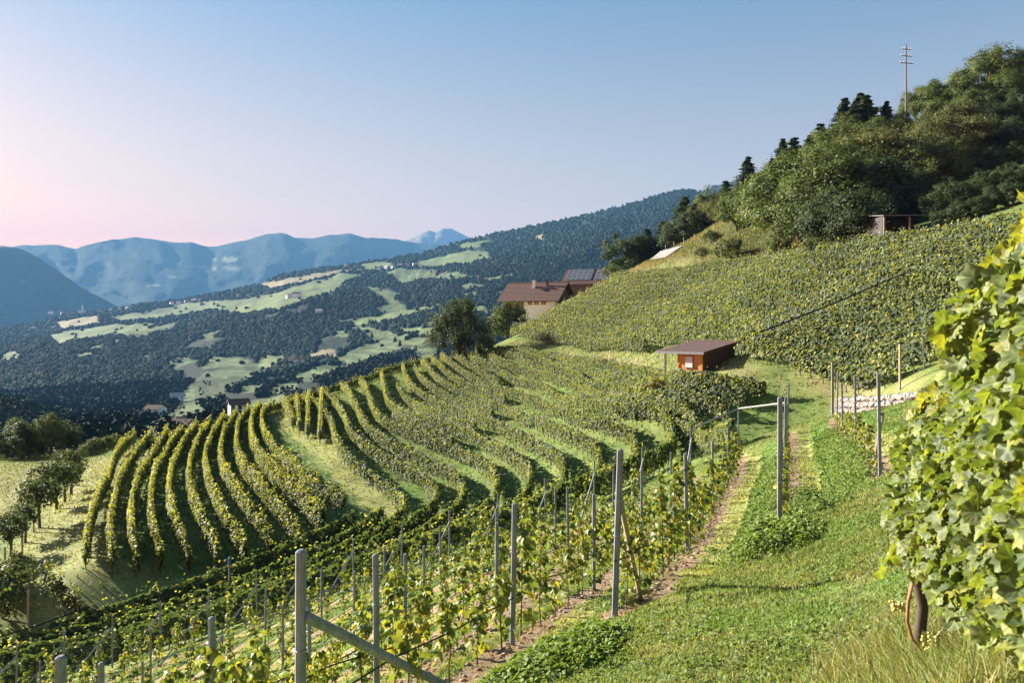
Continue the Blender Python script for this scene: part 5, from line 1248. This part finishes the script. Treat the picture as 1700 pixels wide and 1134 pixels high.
# houses across the valley
def far_house(u, v, D_or_none, w, dpt, h, rz, wallm, roofm, label, group='houses across the valley', name='far_house', tower=False, win=0):
    s = uv_of(u, v); P_ = far_point(np.array([u]), np.array([s]))[0] if D_or_none is None else at(u, v, D_or_none)
    t = thing(name, label, 'house', tuple(P_), rotz=rz, group=group)
    mb = MB(); wall_prism(mb, w, dpt, h, h+dpt*0.26); mb.build('wall', wallm, t); gable_roof(w, dpt, h, h+dpt*0.26, 0.5, 0.2, roofm, t)
    for k in range(win):
        x = -w/2+(k+0.5)*w/win; MB().box((x, -dpt/2-0.03, h*0.72), (1.0, 0.1, 1.3)).build('window', M_GLASS, t); MB().box((x, -dpt/2-0.03, h*0.3), (1.0, 0.1, 1.3)).build('window', M_GLASS, t)
    if tower:
        MB().box((0, 0, 14), (6, 6, 30)).build('tower', wallm, t); MB().poly([(-3.4,-3.4,29),(3.4,-3.4,29),(3.4,3.4,29),(-3.4,3.4,29),(0,0,42)], [(0,1,4),(1,2,4),(2,3,4),(3,0,4)]).build('spire', roofm, t)
    return t
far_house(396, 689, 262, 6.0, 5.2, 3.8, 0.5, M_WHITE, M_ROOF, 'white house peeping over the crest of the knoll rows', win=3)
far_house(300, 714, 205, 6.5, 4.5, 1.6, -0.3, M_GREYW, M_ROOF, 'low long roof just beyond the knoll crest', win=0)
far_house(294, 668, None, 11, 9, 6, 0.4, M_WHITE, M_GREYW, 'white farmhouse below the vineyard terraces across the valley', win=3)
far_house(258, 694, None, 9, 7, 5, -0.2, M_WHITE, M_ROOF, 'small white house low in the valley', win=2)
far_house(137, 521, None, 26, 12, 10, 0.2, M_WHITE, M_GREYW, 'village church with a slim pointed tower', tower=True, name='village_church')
vh = [(84,520),(104,521),(118,522),(152,520),(165,519),(185,516),(200,515),(212,513),(285,504),(297,502),(310,500),(322,499),(333,497),(480,494),(492,493),(630,448),(642,446),(654,446),(664,444),(676,443),(690,441),(575,443),(486,600),(498,604),(55,545),(530,522)]
for i, (u, v) in enumerate(vh):
    where = 'village by the church' if u < 220 else 'hamlet on the meadow ridge' if u < 350 else 'farmstead amid the meadows' if u < 560 else 'upper hamlet below the wooded ridge'
    k = sum(1 for a, b in vh[:i+1] if (a < 220) == (u < 220) and (220 <= a < 350) == (220 <= u < 350) and (350 <= a < 560) == (350 <= u < 560))
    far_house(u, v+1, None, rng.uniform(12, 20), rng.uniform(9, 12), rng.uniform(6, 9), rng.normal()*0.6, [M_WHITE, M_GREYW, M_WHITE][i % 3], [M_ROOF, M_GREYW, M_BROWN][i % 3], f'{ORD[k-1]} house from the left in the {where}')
# ------------------------------------------------------------------ grass
def grass(name, label, X, Y, hgt, wid, colmul, lean=0.5, yel=0.0, tri=True):
    n = len(X); z = H(X, Y); c = ground_color(X, Y)*colmul
    g = rng.random((n, 1)); c = c*(0.65+0.75*g)
    if yel > 0: c = np.where(rng.random((n, 1)) < yel, np.array([0.30, 0.27, 0.12])*(0.6+0.6*g), c)
    a = rng.random(n)*6.28; l = rng.random(n)*lean; b = rng.random(n)*6.28
    base = np.c_[X, Y, z-0.01]; side = np.c_[np.cos(a), np.sin(a), np.zeros(n)]*(wid/2)[:, None]
    tip = base+np.c_[np.cos(b)*l*hgt, np.sin(b)*l*hgt, hgt]; mid = base+np.c_[np.cos(b)*l*hgt*0.35, np.sin(b)*l*hgt*0.35, hgt*0.6]
    if not tri:
        V = np.stack([base-side, base+side, tip], 1).reshape(-1, 3); F = np.arange(n*3).reshape(-1, 3)
        o = add(name, make_mesh(name, V, F, col=np.repeat(c, 3, 0), mats=[M_GRASS])); tag(o, label, kind='stuff'); return o
    V = np.stack([base-side, base+side, mid+side*0.8, mid-side*0.8, tip], 1).reshape(-1, 3)
    i = np.arange(n)*5
    F = np.concatenate([np.stack([i, i+1, i+2], 1), np.stack([i, i+2, i+3], 1), np.stack([i+3, i+2, i+4], 1)])
    o = add(name, make_mesh(name, V, F, col=np.repeat(c, 5, 0), mats=[M_GRASS])); tag(o, label, kind='stuff'); return o
def scatter(n, r0, r1, t0=-36, t1=37, pw=1.0):
    r = np.sqrt(r0*r0+(r1*r1-r0*r0)*rng.random(n)**pw); t = np.radians(rng.uniform(t0, t1, n)); return r*np.sin(t), r*np.cos(t)
def cull(X, Y, m=60):
    z = H(X, Y); u = U0+FPX*X/Y; v = V0-FPX*z/Y; return (u > -m) & (u < 1700+m) & (v < 1134+90)
def soil_free(X, Y, amount=0.85):
    c = ground_color(X, Y); return ~((c[:, 0] > c[:, 1]*1.02) & (rng.random(len(X)) < amount))
X, Y = scatter(200000, 3.5, 13, -20, 36); k = cull(X, Y); X, Y = X[k], Y[k]; k = soil_free(X, Y); X, Y = X[k], Y[k]
patch = fbm(X*1.1, Y*1.1, 3); k = rng.random(len(X)) < 0.35+1.1*patch; X, Y, patch = X[k], Y[k], patch[k]
grass('grass', 'short grass and clover of the headland and first strips', X, Y, rng.uniform(0.02, 0.06, len(X))*(0.5+1.0*patch), rng.uniform(0.008, 0.02, len(X)), 1.45, lean=1.3, yel=0.08)
X, Y = scatter(150000, 13, 34, -36, 27); k = cull(X, Y); X, Y = X[k], Y[k]; k = soil_free(X, Y); X, Y = X[k], Y[k]
grass('grass', 'grass between the young vine rows', X, Y, rng.uniform(0.03, 0.09, len(X)), rng.uniform(0.02, 0.05, len(X)), 1.35, lean=1.2, yel=0.05, tri=False)
X, Y = scatter(110000, 34, 125, -36, 24, 0.7); k = cull(X, Y); X, Y = X[k], Y[k]
grass('grass', 'grass among the old vine rows and along the tracks', X, Y, rng.uniform(0.10, 0.28, len(X)), rng.uniform(0.06, 0.14, len(X)), 1.05, lean=1.0, yel=0.03, tri=False)
# tall pale grass at the foot of the old vine
q = np.array([vline(y_, d_) for y_, d_ in zip(rng.uniform(3.4, 5.6, 9000), rng.normal(size=9000)*0.32-0.30)]); X, Y = q[:, 0], q[:, 1]
grass('tall_grass', 'tall pale grass tufts at the foot of the old vine', X, Y, rng.uniform(0.06, 0.20, len(X)), rng.uniform(0.006, 0.012, len(X)), 1.7, lean=1.6, yel=0.35)
# leafy weeds mounded on the ends of the banks
def weeds(label, cx_, cy_, rx, ry, n, h):
    a = rng.random(n)*6.28; r = rng.random(n)**0.62*1.25; r = r*(0.75+0.5*vnoise(a*1.6, a*0+3)); dx, dy = r*np.cos(a)*rx, r*np.sin(a)*ry
    X = cx_+dx*ROWN[0]+dy*ROWD[0]; Y = cy_+dx*ROWN[1]+dy*ROWD[1]
    bump = np.clip(1-r*r, 0, 1)**0.7*h*(0.5+0.9*fbm(X*3.5, Y*3.5, 2))
    C = np.c_[X, Y, H(X, Y)+bump*rng.random(n)**0.35]
    N = rng.normal(size=(n, 3))*0.5+np.array([-0.45, 0.25, 0.8])
    k = rng.random((n, 1)); c = np.array([0.105, 0.175, 0.04])*(1-k)+np.array([0.18, 0.24, 0.055])*k
    V, F, cc = leaf_cloud(C, N, rng.uniform(0.025, 0.075, n), c)
    o = add('weeds', make_mesh('weeds', V, F, col=cc, mats=[M_GRASS])); tag(o, label, kind='stuff')
q = row_xy(1.55, 2.55); weeds('leafy green weeds mounded before the second row post', q[0], q[1], 0.8, 1.0, 6500, 0.26)
q = row_xy(-0.35, -1.35); weeds('leafy green weeds mounded before the wooden strut post', q[0], q[1], 0.8, 1.2, 7500, 0.2)
for (p0, s0_, s1_, n) in [(1.35, 4.5, 20, 12000), (3.05, 7.5, 22, 11000), (-0.4, 1, 20, 7000), (2.3, 3.5, 10, 6000)]:
    s_ = rng.uniform(s0_, s1_, n); pp = p0+rng.normal(size=n)*0.22; X = ROWP[0]+ROWN[0]*pp+ROWD[0]*s_; Y = ROWP[1]+ROWN[1]*pp+ROWD[1]*s_
    C = np.c_[X, Y, H(X, Y)+rng.random(n)*0.16*(0.3+fbm(X*2, Y*2, 3))]; N = rng.normal(size=(n, 3))*0.5+np.array([-0.3, 0, 1.0]); k = rng.random((n, 1)); c = np.array([0.105, 0.175, 0.04])*(1-k)+np.array([0.18, 0.24, 0.055])*k
    V, F, cc = leaf_cloud(C, N, rng.uniform(0.035, 0.08, n), c); o = add('weeds', make_mesh('weeds', V, F, col=cc, mats=[M_GRASS])); tag(o, {1.35: 'bright green weeds on the bank below the second young row', 3.05: 'bright green weeds on the bank below the first young row', -0.4: 'bright weeds on the bank below the third young row', 2.3: 'weeds at the edge of the mown path'}[p0], kind='stuff')
# clover and plantain scattered through the headland and treads
X, Y = scatter(60000, 4.0, 16, -12, 34); k = cull(X, Y) & (fbm(X*1.7+9, Y*1.7, 3) > 0.56) & soil_free(X, Y, 0.95); X, Y = X[k], Y[k]; n = len(X)
lump = np.clip(fbm(X*1.7+9, Y*1.7, 3)-0.56, 0, 0.2)*5
C = np.c_[X, Y, H(X, Y)+0.012+rng.random(n)*0.09*lump]; N = rng.normal(size=(n, 3))*0.5+np.array([-0.35, 0.2, 0.85]); k = rng.random((n, 1)); c = np.array([0.095, 0.16, 0.04])*(1-k)+np.array([0.17, 0.225, 0.06])*k
V, F, cc = leaf_cloud(C, N, rng.uniform(0.022, 0.05, n), c); o = add('clover', make_mesh('clover', V, F, col=cc, mats=[M_GRASS])); tag(o, 'clover and broad-leaved weeds scattered through the mown grass', kind='stuff')
# dry grass on the bank below the wood
n = 26000; k = rng.integers(0, len(dry_bank)-1, n); f = rng.random((n, 1)); q = dry_bank[k]*(1-f)+dry_bank[k+1]*f + rng.normal(size=(n, 2))*3.2
grass('dry_grass', 'dry straw grass on the bank below the wood', q[:, 0], q[:, 1], rng.uniform(0.2, 0.6, n), rng.uniform(0.05, 0.12, n), 1.2, lean=0.9, yel=0.35, tri=False)
# clods in the soil strips
mb_n = 4200; s_ = rng.uniform(-4, 21, mb_n); pr = rng.choice([0.0, -1.75, -3.5, -5.25, 1.75, 3.5, -7.0], mb_n); pp = pr+0.03+rng.normal(size=mb_n)*0.15
X = ROWP[0]+ROWN[0]*pp+ROWD[0]*s_; Y = ROWP[1]+ROWN[1]*pp+ROWD[1]*s_; ok = (Y > 4) & (s_ > near_s(pr)-0.2) & cull(X, np.maximum(Y, 1)); X, Y = X[ok], Y[ok]; n = len(X)
Vi = np.array(ico)[:, :]; sc = rng.uniform(0.012, 0.045, (n, 1, 1)); Vc = np.stack([X, Y, H(X, Y)], -1)[:, None, :]+Vi[None]*sc*(0.7+0.6*rng.random((n, 12, 1)))*np.array([1.2, 1.2, 0.7])
Fc = (np.array(icof)[None]+(np.arange(n)*12)[:, None, None]).reshape(-1, 3)
M_CLOD = ground_mat('soil_clods', fine=20, amt=0.4, dist=0.01)
cl_ = add('soil_clods', make_mesh('soil_clods', Vc.reshape(-1, 3), Fc, col=np.repeat(SOIL*(0.6+0.8*rng.random((n, 1))), 12, 0), mats=[M_CLOD])); tag(cl_, 'crumbly soil clods under the young vines', kind='stuff')
